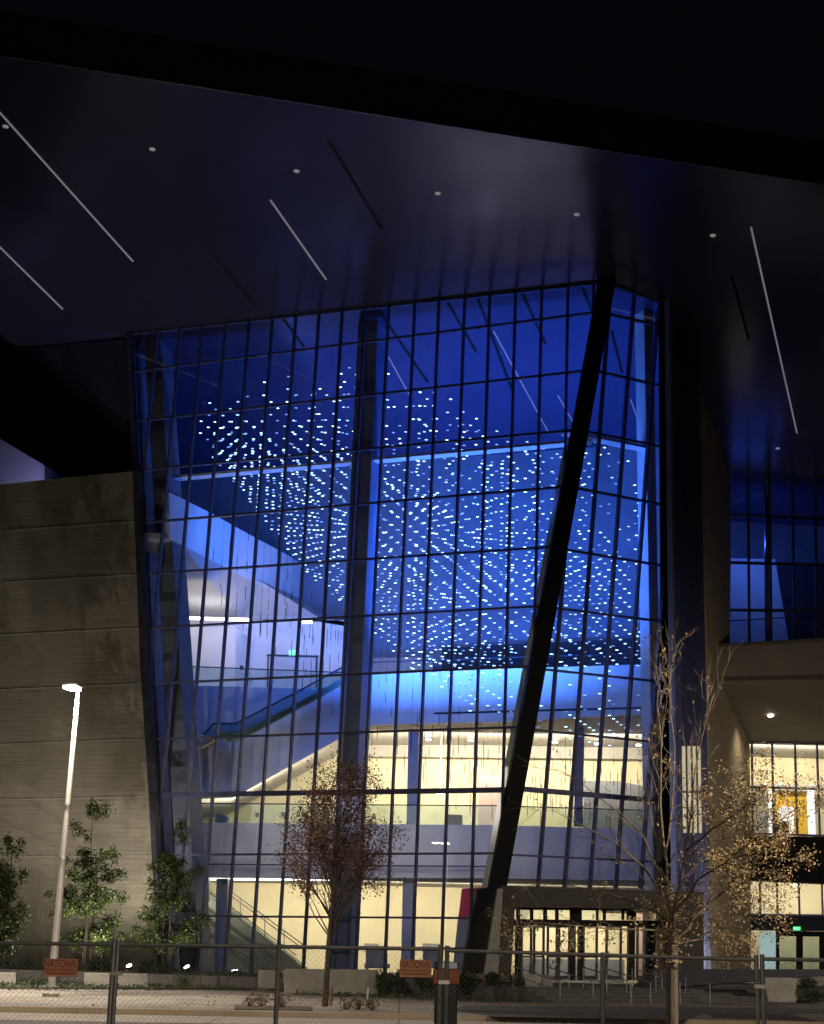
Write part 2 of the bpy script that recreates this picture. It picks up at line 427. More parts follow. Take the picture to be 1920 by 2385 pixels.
for k, (px, y0, y1) in enumerate([(1305, 2287, 2336), (1382, 2287, 2336), (1470, 2288, 2338), (1516, 2289, 2338), (1585, 2290, 2339), (1655, 2292, 2340)]):
    lab = ['first slim metal handrail on the steps, beside the tapered concrete block', 'second slim metal handrail on the steps from the tapered concrete block',
           'slim metal handrail climbing the steps left of the big tree trunk', 'slim metal handrail on the steps just left of the big tree trunk',
           'slim metal handrail on the steps just right of the big tree trunk', 'slim metal handrail at the right end of the dark steps'][k]
    tag(handrail(px, y0, y1).build('step_handrail', 'galvanised steel'), lab, 'handrail', 'slim handrails on the front steps')

# ================================================================ the glass atrium
AT = thing('glass_atrium', (B0.x, B0.y, ZP), 'tall flaring glass hall lit deep blue inside, between the tan wall and the side wing', 'building')
def corner_x(y): return 1413 - (y - 655) * (295 / 1628)
def left_x(y): return 303 + (y - 775) * .052
rows = [((303, 775), (1413, 655)), ((369, 858), (1388, 728)), ((310, 982), (1362, 864)), ((315, 1096), (1338, 1002)), ((329, 1218), (1312, 1134)),
        ((340, 1337), (1288, 1274)), ((345, 1463), (1262, 1412)), ((365, 1592), (1235, 1552)), ((365, 1722), (1205, 1694)), ((370, 1852), (1185, 1840)),
        ((440, 1991), (1150, 1988)), ((440, 2134), (1125, 2139)), ((450, 2206), (1105, 2210)), ((450, 2274), (1118, 2283))]
def isect(a, b, fx):
    x = a[0]
    for _ in range(30): x = fx(lx(a, b, x))
    return (x, lx(a, b, x))
row_pts = []
for i, (a, b) in enumerate(rows):
    l_ = isect(a, b, left_x); r_ = isect(a, b, corner_x); row_pts.append((l_, r_))
    m = MB(); hgt = .26 if i == 0 else (.25 if i == 9 else .10)
    m.bar(bp(*l_, P1), bp(*r_, P1), hgt, .22 if i != 9 else .26, (0, 0, 1)); m.build('transom', 'frame metal', AT)
VPM = (1510.0, -11300.0)
for x0, y0 in [(366, 783), (420, 783), (470, 783), (524, 783), (578, 783), (632, 783), (686, 783), (740, 783), (794, 783), (850, 742), (907, 700), (967, 700), (1023, 700), (1083, 700), (1141, 700), (1201, 700), (1262, 700), (1323, 700), (1383, 680)]:
    f = lambda y: x0 + (VPM[0] - x0) * (y - y0) / (VPM[1] - y0)
    yt = 700.0
    for _ in range(20): yt = lx(rows[0][0], rows[0][1], f(yt))
    yb = 2280.0
    if f(yb) < left_x(yb):
        while f(yb) < left_x(yb) and yb > yt: yb -= 4
    if f(yb) > corner_x(yb):
        while f(yb) > corner_x(yb) and yb > yt: yb -= 4
    if yb - yt < 60: continue
    m = MB(); m.bar(bp(f(yt), yt, P1), bp(f(yb), yb, P1), .095, .26, E1); m.build('mullion', 'frame metal', AT)
# left edge frame and corner post
m = MB(); m.bar(bp(303, 775, P1), bp(left_x(2274), 2274, P1), .3, .5, E1); m.build('edge_frame', 'frame metal', AT)
m = MB(); cn = -(N1 + V((n2.x, n2.y, 0))).normalized()
tx = (E1 + E2).normalized()
m.bar(B0 + cn * .15, T0 + cn * .15, .82, .8, tx); m.build('corner_post', 'black cladding', AT)
gl = MB(); gl.face([bp(*row_pts[0][0], P1), bp(*row_pts[-1][0], P1), bp(*row_pts[-1][1], P1), bp(*row_pts[0][1], P1)]); gl.build('glazing', 'facade glass', AT)
# side face
def edge_x(y): return 1537 + (y - 702) * (9 / 1358)
rrows = [((1413, 655), (1537, 702)), ((1425, 733), (1525, 756)), ((1416, 870), (1520, 894)), ((1390, 1010), (1505, 1033)), ((1370, 1142), (1540, 1175)), ((1322, 1281), (1540, 1317)),
         ((1305, 1418), (1537, 1447)), ((1265, 1559), (1530, 1587)), ((1230, 1699), (1530, 1729)), ((1218, 1838), (1545, 1866)), ((1202, 1992), (1535, 2008)), ((1150, 2069), (1546, 2080))]
rp = []
for i, (a, b) in enumerate(rrows):
    l_ = isect(a, b, corner_x); r_ = isect(a, b, edge_x); rp.append((l_, r_))
    if i == len(rrows) - 1: continue
    m = MB(); m.bar(bp(*l_, P2), bp(*r_, P2), .24 if i == 0 else (.25 if i == 9 else .10), .2, (0, 0, 1)); m.build('transom', 'frame metal', AT)
for a, b in [((1330, 1120), (1255, 2049)), ((1422, 680), (1317, 2049)), ((1478, 680), (1376, 2049)), ((1533, 720), (1436, 2049)), ((1546, 1340), (1494, 2049))]:
    m = MB(); m.bar(bp(*a, P2), bp(ly(a, b, 2070), 2070, P2), .095, .26, E2); m.build('mullion', 'frame metal', AT)
EB = bp(1546, 2283, P2); ET = bp(1537, 702, P2)
gl = MB(); gl.face([T0, B0, EB, ET]); gl.build('glazing', 'facade glass', AT)
# dark pier at the far end of the side face and the grazing third face behind it
m = MB(); m.ext([ET + E2 * -.1 + V((0, 0, .2)), ET + E2 * 1.0 + V((0, 0, .2)), EB + E2 * 1.3, EB + E2 * -.05], D1H * 1.2 - n2 * .0); m.build('end_pier', 'black cladding', AT)
p4c = bp(1612, 888, S) + V((0, .6, 0))
P3 = vplane(ET + E2 * .8, AZ1); P3 = (P3[0], P3[1] if P3[1].x < 0 else -P3[1])
m = MB(); q = [bp(1560, 742, P3), bp(1611, 892, P3), bp(1638, 2290, P3), bp(1578, 2290, P3)]
q[1] = q[1] + D1H * 2.6; q[2] = q[2] + D1H * 2.6
for k in (0, 1): q[k] = V((q[k].x, q[k].y, s_height(q[k].x, q[k].y) + .2))
m.ext(q, P3[1] * .25); m.build('return_wall', 'blue glass paint', AT)  # opaque panel, its navy colour stands in for blue lit glazing
m = MB(); m.ext([bp(1590, 830, vplane(p4c, 0)), bp(1620, 905, vplane(p4c, 0)), bp(1642, 2290, vplane(p4c, 0)), bp(1596, 2290, vplane(p4c, 0))], (0, .4, 0)); m.build('end_wall', 'dim column paint', AT)
for i in range(6):
    a = q[0].lerp(q[1], (i + .4) / 6); b = q[3].lerp(q[2], (i + .4) / 6)
    m = MB(); m.bar(a - P3[1] * .1, b - P3[1] * .1, .12, .3, D1H); m.build('mullion', 'frame metal', AT)
for x0, x1 in ((1587, 1603), (1608, 1634)):
    m = MB(); m.ext([bp(x0, 1738, off(P3, -.16)), bp(x1, 1738, off(P3, -.16)), bp(x1 + 2, 1842, off(P3, -.16)), bp(x0 + 2, 1842, off(P3, -.16))], P3[1] * .1)
    m.ext([bp(x0, 1847, off(P3, -.16)), bp(x1, 1847, off(P3, -.16)), bp(x1 + 2, 1940, off(P3, -.16)), bp(x0 + 2, 1940, off(P3, -.16))], P3[1] * .1)
    m.build('lit_window', 'lit window warm', AT)

# ---- structure inside
P1i = off(P1, 1.6)
def column(name, mat, a, b, wpx, depth, pl):
    """square column between two surveyed points, wpx photo pixels wide"""
    p, q_ = bp(*a, pl), bp(*b, pl); q2 = bp(b[0] + wpx, b[1], pl); wd = (q2 - q_).length
    m = MB(); m.bar(p, q_, wd, depth, E1)
    return m.build(name, mat, AT)
column('column', 'column paint', (868, 735), (797, 2282), 50, 1.2, off(P1, 2.2))
column('column', 'dim column paint', (366, 770), (462, 2282), 40, 1.5, off(P1, 1.9))  # darker finish stands in for shade on the left columns
column('column', 'dim column paint', (318, 790), (400, 2282), 22, 1.0, off(P1, 2.6))
PB, PW = inner(95), inner(103)
column('column', 'white plaster', (1341, 1014), (1108, 2275), 34, .9, off(P1, 2.4))
p_, q_ = bp(1500, 725, off(P2, 1.5)), bp(1527, 2270, off(P2, 1.5)); m = MB(); m.bar(p_, q_, .62, .8, E2); m.build('column', 'white plaster', AT)
for x0, x1, y0, y1 in ((951, 975, 1700, 1922), (938, 968, 2046, 2278), (1340, 1360, 1700, 1925), (505, 530, 1900, 1918), (505, 531, 2047, 2270)):
    xm = (x0 + x1) / 2; p, q_ = bp(xm + 2, y0, inner(95.9)), bp(xm - 3, y1, inner(95.9))
    m = MB(); m.bar(p, q_, (x1 - x0) * p.y / 3950, .7, hd(-5)); m.build('column', 'column paint', AT)
# girt behind the fourth transom on both faces
m = MB(); a, b = row_pts[3]; d = V((0, 0, .0)) + N1 * 2.1; m.bar(bp(*a, P1) + d, bp(*b, P1) + d, .14, .7, (0, 0, 1)); m.build('girt', 'white plaster', AT)
m = MB(); a, b = rp[3]; d = V((0, 0, .0)) + n2 * 1.3; m.bar(bp(*a, P2) + d, bp(*b, P2) + d, .14, .7, (0, 0, 1)); m.build('girt', 'white plaster', AT)
# second floor: balcony edge, slab, back wall, ceiling
q = [(430, 1916), (1154, 1922), (1290, 1926), (1548, 1934), (1548, 2052), (1150, 2046), (430, 2044)]
m = MB(); pts = [bp(x, y, PB) for x, y in q]; m.ext(pts, PB[1] * .4); m.build('balcony_front', 'balcony panel', AT)
zt, zb = pts[0].z, pts[-1].z
def hslab(name, mat, z, t, y0, y1, x0=-22, x1=16, a=-5.0, y2=None):
    d = hd(a); n = V((-d.y, d.x, 0)); c = V((5, 0, z))
    m = MB(); m.ext([V((5, y0, z)) + d * (x0 - 5), V((5, y0, z)) + d * (x1 - 5), V((5, y1, z)) + d * (x1 - 5), V((5, y1, z)) + d * (x0 - 5)], (0, 0, t)); return m.build(name, mat, AT)
hslab('floor_slab', 'ceiling panel', zb + .1, .5, 95.45, 103.5)
slab('back_wall', 'warm plaster', [(380, 1735), (1600, 1735), (1600, 1935), (380, 1935)], PW, .3, AT)
slab('back_wall', 'warm plaster', [(380, 2030), (1600, 2040), (1600, 2300), (380, 2300)], PW, .3, AT)
m = MB(); m.bar(bp(490, 2048, off(PB, 1.3)), bp(1300, 2052, off(PB, 1.3)), .10, .1, (0, 0, 1)); m.build('cove_light', 'led white', AT)
m = MB(); m.bar(bp(488, 2013, off(PB, -.5)), bp(1180, 2019, off(PB, -.5)), .07, .07, (0, 0, 1)); m.build('hanging_rail', 'dark steel', AT)
m = MB(); m.ext([bp(x, y, off(PB, .05)) for x, y in [(430, 1871), (1154, 1877), (1548, 1889), (1548, 1934), (1154, 1922), (430, 1916)]], PB[1] * .03); m.build('guard_glass', 'guard glass', AT)
m = MB(); a = [bp(x, y, off(PB, .05)) for x, y in [(430, 1871), (1154, 1877), (1548, 1889)]]; m.tube(a, .035, 6); m.build('guard_rail', 'dark steel', AT)
# ceiling over the second floor, up to the third floor edge
PL3 = off(P1, 9.5)
q = [(812, 1573), (1231, 1556), (1552, 1546), (1552, 1662), (1402, 1668), (1177, 1681), (812, 1690)]
m = MB(); pts = [bp(x, y, PL3) for x, y in q]; m.ext(pts, N1 * .4); m.build('balcony_front', 'white plaster', AT)
e = [p_ + N1 * .42 for p_ in (pts[6], pts[5], pts[4], pts[3])]
g = [bp(812, 1741, PW), bp(1177, 1741, PW), bp(1402, 1745, PW), bp(1560, 1748, PW)]
m = MB()
for i in range(3): m.ext([e[i], e[i + 1], g[i + 1], g[i]], (0, 0, .3))
m.build('ceiling', 'ceiling panel', AT)
m = MB(); m.bar(bp(812, 1746, off(PW, -.5)), bp(1560, 1752, off(PW, -.5)), .9, .5, (0, 0, 1)); m.build('bulkhead', 'ceiling panel', AT)
# third floor: slab face and stair wall at the left with the sloping underside
PLS = vplane((5, 97, 0), 0)
q = [(405, 1596), (640, 1602), (818, 1606), (818, 1706), (680, 1782), (545, 1858), (405, 1862)]
m = MB(); pts = [bp(x, y, PLS) for x, y in q]; m.ext(pts, PLS[1] * .05); m.build('stair_wall', 'balcony panel', AT)
PW2 = vplane((5, 102.5, 0), 0)
PLq = off(PLS, .06); e = [bp(405, 1862, PLq), bp(545, 1858, PLq), bp(680, 1782, PLq), bp(818, 1706, PLq)]; g = [bp(405, 1905, PW2), bp(520, 1902, PW2), bp(672, 1820, PW2), bp(818, 1742, PW2)]
m = MB()
for i in range(3): m.ext([e[i], e[i + 1], g[i + 1], g[i]], (0, 0, .25))
m.build('stair_underside', 'ceiling panel', AT)
z3 = pts[0].z
PL = vplane((5, 97.2, 0), 0)
m = MB(); m.ext([V((-24, 97.4, z3 - .5)), V((2, 97.4, z3 - .5)), V((2, 110, z3 - .5)), V((-24, 110, z3 - .5))], (0, 0, .5)); m.build('floor_slab', 'white plaster', AT)
PK = vplane((5, 106, 0), 0)
slab('back_wall', 'white plaster', [(330, 1440), (820, 1445), (820, 1620), (330, 1615)], PK, .3, AT)
q = [bp(x, y, vplane((5, 102.0, 0), 0)) for x, y in [(330, 1460), (548, 1461), (548, 1612), (330, 1610)]]
m = MB(); m.ext(q, V((.16, 1, 0)) * 3.9); m.build('room_block', 'white plaster', AT)
m = MB(); m.ext([bp(x, y, off(PLS, .05)) for x, y in [(405, 1551), (640, 1560), (818, 1567), (818, 1606), (640, 1602), (405, 1596)]], PLS[1] * .03); m.build('guard_glass', 'guard glass', AT)
m = MB(); m.tube([bp(x, y, off(PLS, .05)) for x, y in [(405, 1551), (640, 1560), (818, 1567)]], .035, 6); m.build('guard_rail', 'dark steel', AT)
q = [bp(x, y, off(PK, -.04)) for x, y in [(629, 1528), (735, 1528), (735, 1604), (629, 1604)]]
m = MB(); m.ext(q, PK[1] * .03); m.build('door', 'balcony panel', AT)
m = MB(); m.bar(bp(622, 1526, off(PK, -.1)), bp(742, 1529, off(PK, -.1)), .10, .12, (0, 0, 1)); m.bar(bp(625, 1526, off(PK, -.1)), bp(623, 1604, off(PK, -.1)), .08, .1, (1, 0, 0)); m.bar(bp(739, 1529, off(PK, -.1)), bp(737, 1604, off(PK, -.1)), .08, .1, (1, 0, 0)); m.build('door_frame', 'dark steel', AT)
# fourth floor: receding blue edge and its underside
PD = vplane(aty(427, 1271, 93.2), AZ1)
if PD[1].y < 0: PD = (PD[0], -PD[1])
PDn = PD[1] if PD[1].x < 0 else -PD[1]
top = [(395, 1148), (414, 1156), (497, 1198), (601, 1256), (655, 1284), (758, 1346), (826, 1390)]
bot = [(826, 1460), (754, 1428), (696, 1403), (601, 1360), (427, 1271), (395, 1254)]
pt = [bp(x, y, PD) for x, y in top]; pb = [bp(x, y, PD) for x, y in bot]
m = MB(); m.ext(pt + pb, PDn * .4); m.build('balcony_front', 'white plaster', AT)
zc = pb[4].z
m = MB(); e = [bp(x, y, PD) + PDn * .03 for x, y in ((395, 1254), (427, 1271), (601, 1360), (754, 1428), (826, 1460))]
g = [bp(300, 1438, PK), bp(400, 1438, PK), bp(560, 1443, PK), bp(740, 1448, PK), bp(826, 1462, PK)]
for i in range(4): m.ext([e[i], e[i + 1], g[i + 1], g[i]], (0, 0, .3))
m.build('ceiling', 'ceiling panel', AT)
m = MB(); m.ext([e[0], g[0], g[0] - V((3, 0, 0)), e[0] - V((4, 0, 0))], (0, 0, .3)); m.build('ceiling', 'ceiling panel', AT)
# upper back walls
PU = off(P1, 21)
slab('upper_wall', 'upper wall paint', [(300, 1000), (1640, 960), (1640, 1575), (300, 1600)], PU, .4, AT)
slab('concourse_band', 'dark lining', [(1030, 1508), (1545, 1484), (1545, 1562), (1030, 1566)], off(PU, -1.5), .3, AT)  # dark sheet stands for the shade in the concourse opening
slab('concourse_band', 'ceiling panel', [(852, 1533), (1008, 1530), (1008, 1566), (852, 1570)], off(PU, -1.6), .3, AT)
m = MB(); m.bar(bp(1012, 1662, off(PL3, -.6)), bp(1518, 1648, off(PL3, -.6)), .10, .1, (0, 0, 1)); m.build('hanging_rail', 'dark steel', AT)
m = MB(); m.tube([bp(x, y, off(PL3, .2)) for x, y in [(812, 1545), (1231, 1530), (1552, 1521)]], .035, 6); m.build('guard_rail', 'dark steel', AT)
# side walls closing the hall
m = MB(); m.ext([V((-19.5, 96, 0.2)), V((-19.5, 125, 0.2)), V((-19.5, 125, 34)), V((-22, 96, 35))], (-.4, 0, 0)); m.build('side_wall', 'upper wall paint', AT)
m = MB(); m.ext([V((16.4, 93.5, 0.2)), V((18.6, 104, 0.2)), V((18.6, 104, 33.8)), V((16.4, 93.5, 34.3))], (.4, -.1, 0)); m.build('side_wall', 'upper wall paint', AT)
# left bay: dark infill floors close to the glass
slab('infill_panel', 'dark lining', [(338, 1128), (372, 1124), (376, 1186), (341, 1188)], off(P1, 4.5), .3, AT)
slab('infill_panel', 'dim column paint', [(336, 1216), (374, 1212), (455, 2270), (400, 2272)], off(P1, 5.2), .3, AT)

# ================================================================ roof canopy
def spt(x, y, d=0.0): return bp(x, y, S) - NS * d
RF = thing('roof_canopy', spt(960, 280), 'huge dark overhanging roof whose glossy underside mirrors the glass hall', 'roof')
fr0, fr1 = bp(-260, 89.4, S), bp(2200, 473.7, S)
bk = [V((38, 118, 0)), V((-36, 128, 0))]
bk = [V((p.x, p.y, s_height(p.x, p.y))) for p in bk]
le = [bp(-300, 560, S), bp(0, 779, S), bp(46, 814, S), bp(287, 792, S)]
inl = [V((-21.5, 97, 0)), V((-21.5, 128, 0))]; inl = [V((p.x, p.y, s_height(p.x, p.y))) for p in inl]
m = MB(); m.ext([fr0, fr1, bk[0], inl[1], inl[0], le[3], le[2], le[1], le[0]], NS * .25); m.build('soffit', 'soffit panel', RF)
fd = (fr1 - fr0).normalized(); fn = fd.cross(V((0, 0, 1))).normalized()
if fn.y > 0: fn = -fn
m = MB(); m.ext([fr0 + fn * .02, fr0 + fn * .02 + NS * .08, fr0 + fn * .55 + V((0, 0, 1.9)), fr0 - fn * 1.5 + V((0, 0, 1.9))], fr1 - fr0); m.build('fascia', 'roof fascia metal', RF)
m = MB(); m.bar(fr0 + fn * .03 - NS * .012, fr1 + fn * .03 - NS * .012, .05, .03, fn); m.build('drip_edge', 'galvanised steel', RF)
def strip(name, mat, a, b, wd, th, dz):
    m = MB(); m.bar(spt(*a, dz), spt(*b, dz), wd, th, D1H.cross(V((0, 0, 1)))); return m.build(name, mat, RF)
for a, b in [((-80, 172), (310, 608)), ((-80, 496), (146, 719)), ((630, 465), (760, 650)), ((1750, 528), (1857, 1008))]:
    strip('light_strip', 'soffit led', a, b, .09, .04, .02)
for a, b in [((765, 325), (890, 532)), ((455, 540), (592, 708)), ((1705, 640), (1745, 792)), ((659, 741), (709, 808)), ((883, 723), (997, 890)), ((1044, 705), (1109, 818)),
             ((1114, 696), (1195, 912)), ((1217, 683), (1271, 800)), ((1357, 668), (1379, 723)), ((1425, 770), (1450, 868))]:
    strip('slot', 'slot black', a, b, .16, .03, .015)
for a, b in [((1150, 770), (1280, 1010)), ((905, 830), (960, 930)), ((1300, 920), (1345, 1000)), ((1470, 930), (1490, 990))]:
    strip('light_strip', 'soffit led', a, b, .05, .04, .02)
for x, y in [(13, 294), (355, 347), (691, 398), (1020, 450), (1344, 499), (1661, 548), (1812, 1044)]:
    m = MB(); m.lathe(spt(x, y, .03), [(.13, 0), (.15, .02), (.15, .05)], 14, NS); m.build('downlight', 'soffit disc', RF)

# ================================================================ walls at the left
WL = off(P1, -.9)
SW = thing('stone_wall', bp(180, 2285, WL), 'broad tan ribbed wall with level joints behind the street lamp', 'wall')
out = [(-60, 1134), (12, 1127), (155, 1112), (313, 1097), (332, 1560), (352, 1860), (374, 2290), (-60, 2290)]
m = MB(); m.ext([bp(x, y, WL) for x, y in out], N1 * .8); m.build('wall_face', 'ribbed stone', SW)
m = MB(); ee = [(313, 1097), (332, 1560), (352, 1860), (374, 2290)]
for a, b in zip(ee, ee[1:]): m.bar(bp(a[0] + 6, a[1], off(WL, .2)), bp(b[0] + 6, b[1], off(WL, .2)), .3, .5, E1)
m.build('edge_trim', 'dark steel', SW)
m = MB()
for a, b in [((10, 1236), (318, 1214)), ((8, 1356), (323, 1338)), ((0, 1479), (328, 1462)), ((-40, 1608), (333, 1592)), ((-40, 1735), (343, 1721)), ((-40, 1864), (352, 1855)), ((-40, 1996), (358, 1993)), ((-40, 2134), (366, 2134))]:
    m.bar(bp(*a, off(WL, -.03)), bp(*b, off(WL, -.005)), .035, .03, (0, 0, 1))
m.build('joint_trim', 'concrete', SW)
PWD = off(P1, .6)
o = slab('parapet_wall', 'frame metal', [(46, 812), (290, 790), (322, 1105), (150, 1125)], off(P1, .4), .4)
tag(o, 'dark navy metal wall between the roof underside and the glass hall', 'wall')
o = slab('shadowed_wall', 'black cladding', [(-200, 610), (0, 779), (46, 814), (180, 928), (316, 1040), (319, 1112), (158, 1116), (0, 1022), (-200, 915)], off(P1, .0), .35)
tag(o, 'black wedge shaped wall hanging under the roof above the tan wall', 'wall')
UL = thing('upper_terrace', bp(60, 1120, off(P1, 4)), 'lilac lit upper wall showing as a wedge over the tan wall', 'wall')
slab('wall_face', 'white plaster', [(-80, 930), (240, 1030), (240, 1240), (-80, 1240)], off(P1, 4), .3, UL)
m = MB(); m.bar(bp(106, 1060, off(P1, 3.9)), bp(106, 1130, off(P1, 3.9)), .25, .5, E1); m.build('pilaster', 'balcony panel', UL)

# ================================================================ side wing at the right
p4 = bp(1612, 888, S); P4 = vplane(p4, AZ1); P4 = (P4[0], P4[1] if P4[1].x < 0 else -P4[1])
WG = thing('side_wing', (p4.x + 4, p4.y, ZP), 'side wing with tan fin wall, blue upper windows and yellow lit lower rooms', 'building')
m = MB(); q = [(1612, 888), (1650, 990), (1690, 1087), (1690, 1310), (1688, 1500), (1694, 1587), (1734, 1728), (1737, 1941), (1737, 2285), (1641, 2290), (1632, 1480)]
fin = [bp(x, y, P4) for x, y in q]
m.ext(fin, -P4[1] * .35); m.build('fin_wall', 'fin stone', WG)
WU = vplane(bp(1688, 1300, P4), -3.0)
WY = WU[0].y
def wbar(nm_, a, b, wd, dp, pl, mat='frame metal', side=(0, 0, 1)):
    m = MB(); m.bar(bp(*a, pl), bp(*b, pl), wd, dp, side); return m.build(nm_, mat, WG)
for a, b in [((1688, 1085), (1960, 1118)), ((1688, 1199), (1960, 1210)), ((1688, 1310), (1960, 1317)), ((1688, 1421), (1960, 1423))]: wbar('transom', a, b, .16, .25, WU)
for x0, x1 in [(1690, 1689), (1743, 1746), (1793, 1797), (1847, 1850), (1900, 1902), (1952, 1954)]: wbar('mullion', (x0, 1085 + (x0 - 1688) * .12), (x1, 1500), .13, .3, WU, side=(1, 0, 0))
m = MB(); m.face([bp(1688, 1085, WU), bp(1960, 1118, WU), bp(1960, 1502, WU), bp(1688, 1502, WU)]); m.build('glazing', 'facade glass', WG)
wbar('column', (1788, 1092), (1791, 1500), .38, .5, off(WU, 1.2), 'column paint', (1, 0, 0))
slab('back_wall', 'white plaster', [(1640, 1300), (1806, 1302), (1842, 1520), (1640, 1520)], off(WU, 6), .3, WG)  # pale panel cut to the outline of the blue lit patch
slab('back_wall', 'upper wall paint', [(1640, 1100), (2100, 1110), (2100, 1540), (1640, 1540)], off(WU, 9), .3, WG)
slab('partition', 'dark lining', [(1806, 1310), (2100, 1320), (2100, 1540), (1842, 1540)], off(WU, 6.2), .3, WG)  # dark panel stands for the unlit part of the upper room
m = MB(); m.tube([bp(x, y, off(WU, 2)) for x, y in [(1688, 1447), (1800, 1440), (1960, 1434)]], .04, 6); m.build('guard_rail', 'dark steel', WG)
# spandrel ledge
WS = vplane(bp(1662, 1587, P4), -3.0)
q = [bp(x, y, WS) for x, y in [(1660, 1500), (1960, 1484), (1960, 1582), (1662, 1587)]]
m = MB(); m.ext(q, WS[1] * .5); m.build('spandrel', 'tan panel', WG)
W2 = vplane(bp(1733, 1728, P4), -3.0)
e = [bp(1662, 1587, WS), bp(1990, 1581, WS)]; g = [bp(1728, 1727, W2), bp(2020, 1733, W2)]
m = MB(); m.ext([e[0], e[1], g[1], g[0]], (0, 0, .3)); m.build('soffit', 'tan panel', WG)
e2 = [bp(1690, 1502, WU), bp(1990, 1502, WU)]; u2 = [bp(1660, 1500, WS), bp(1990, 1483, WS)]
m = MB(); m.ext([u2[0], u2[1], e2[1], e2[0]], (0, 0, -.2)); m.build('ledge', 'concrete', WG)
for x, y in [(1795, 1661), (2010, 1655)]:
    c = e[0]; nrm = (e[1] - e[0]).cross(g[0] - e[0]).normalized(); nrm = nrm if nrm.z < 0 else -nrm
    p = bp(x, y, (e[0], nrm)); m = MB(); m.lathe(p + nrm * .22, [(.17, 0), (.19, -.02), (.19, -.06)], 14, nrm); m.build('downlight', 'downlight on', WG)
# lower windows
for a, b in [((1733, 1728), (1980, 1734)), ((1733, 1833), (1980, 1840)), ((1733, 1941), (1980, 1949))]: wbar('transom', a, b, .14, .25, W2)
for x0, x1 in [(1733, 1735), (1752, 1754), (1799, 1803), (1852, 1858), (1903, 1910), (1955, 1962)]: wbar('mullion', (x0, 1728), (x1, 1945), .10, .3, W2, side=(1, 0, 0))
m = MB(); m.face([bp(1733, 1728, W2), bp(1980, 1734, W2), bp(1980, 2285, W2), bp(1733, 2285, W2)]); m.build('glazing', 'facade glass', WG)
W3 = off(W2, 6)
slab('back_wall', 'warm plaster', [(1700, 1740), (2060, 1750), (2060, 2010), (1700, 2000)], W3, .3, WG)
m = MB(); g2 = [bp(1733, 1727, off(W2, .2)), bp(2000, 1733, off(W2, .2)), bp(2000, 1769, off(W3, -.4)), bp(1733, 1761, off(W3, -.4))]; m.ext(g2, (0, 0, .25)); m.build('ceiling', 'ceiling panel', WG)
slab('beam', 'ceiling panel', [(1700, 1824), (2060, 1834), (2060, 1849), (1700, 1838)], off(W3, -1.5), .5, WG)
slab('partition', 'ochre wall', [(1808, 1840), (1883, 1844), (1887, 1955), (1810, 1952)], off(W3, -1.0), .2, WG)
slab('partition', 'concrete', [(1762, 1838), (1790, 1840), (1793, 1950), (1765, 1948)], off(W3, -1.3), .2, WG)
for q in ([(1791, 1838), (1800, 1838), (1803, 1950), (1793, 1950)], [(1881, 1840), (1897, 1842), (1901, 1955), (1886, 1955)]): slab('pillar', 'self lit white', q, off(W3, -1.6), .3, WG)
slab('cabinet', 'self lit white', [(1816, 1884), (1822, 1879), (1846, 1879), (1850, 1884), (1850, 1952), (1816, 1952)], off(W3, -1.8), .4, WG)
slab('counter', 'black cladding', [(1802, 1911), (1839, 1912), (1839, 1952), (1802, 1952)], off(W3, -3.0), .5, WG)
for x, y in [(1780, 1744), (1879, 1747), (1783, 1826), (1818, 1827), (1891, 1829)]:
    p = bp(x, y, off(W3, -2.4 if y < 1800 else -1.7)); m = MB(); r_ = .17 if y < 1800 else .1; m.lathe(p, [(r_, 0), (r_, .06)], 12); m.build('downlight', 'downlight on', WG)
# black canopy band and ground floor front
m = MB(); m.ext([bp(x, y, off(W2, -1.2)) for x, y in [(1738, 1946), (1990, 1951), (1990, 2062), (1740, 2050)]], W2[1] * 1.3); m.build('canopy', 'black cladding', WG)
slab('back_wall', 'warm plaster', [(1700, 2050), (2060, 2055), (2060, 2300), (1700, 2300)], off(W2, 5), .3, WG)
slab('bulkhead', 'dark lining', [(1738, 2128), (1990, 2131), (1990, 2170), (1738, 2167)], off(W2, .3), .3, WG)
for x in (1770, 1810, 1861, 1915, 1966): wbar('mullion', (x, 2056), (x + 2, 2130), .09, .25, W2, side=(1, 0, 0))
wbar('transom', (1738, 2130), (1990, 2133), .12, .25, W2)
slab('side_light', 'cyan glass lit', [(1769, 2170), (1809, 2170), (1810, 2263), (1775, 2265)], off(W2, .15), .1, WG)
m = MB(); m.ext([bp(x, y, off(W2, -.1)) for x, y in [(1809, 2168), (1990, 2171), (1990, 2183), (1809, 2181)]], W2[1] * .35)
for x0, x1 in ((1809, 1816), (1857, 1871), (1911, 1921), (1966, 1978)):
    m.ext([bp(x, y, off(W2, -.1)) for x, y in [(x0, 2181), (x1, 2181), (x1, 2270), (x0, 2270)]], W2[1] * .35)
m.build('door_frame', 'black cladding', WG)
for x0, x1 in ((1816, 1857), (1871, 1911), (1921, 1966)): slab('door', 'guard glass', [(x0, 2183), (x1, 2183), (x1, 2268), (x0, 2268)], W2, .03, WG)
slab('pilaster', 'pale concrete', [(1737, 2160), (1745, 2160), (1746, 2270), (1738, 2270)], off(W2, -.6), .5, WG)

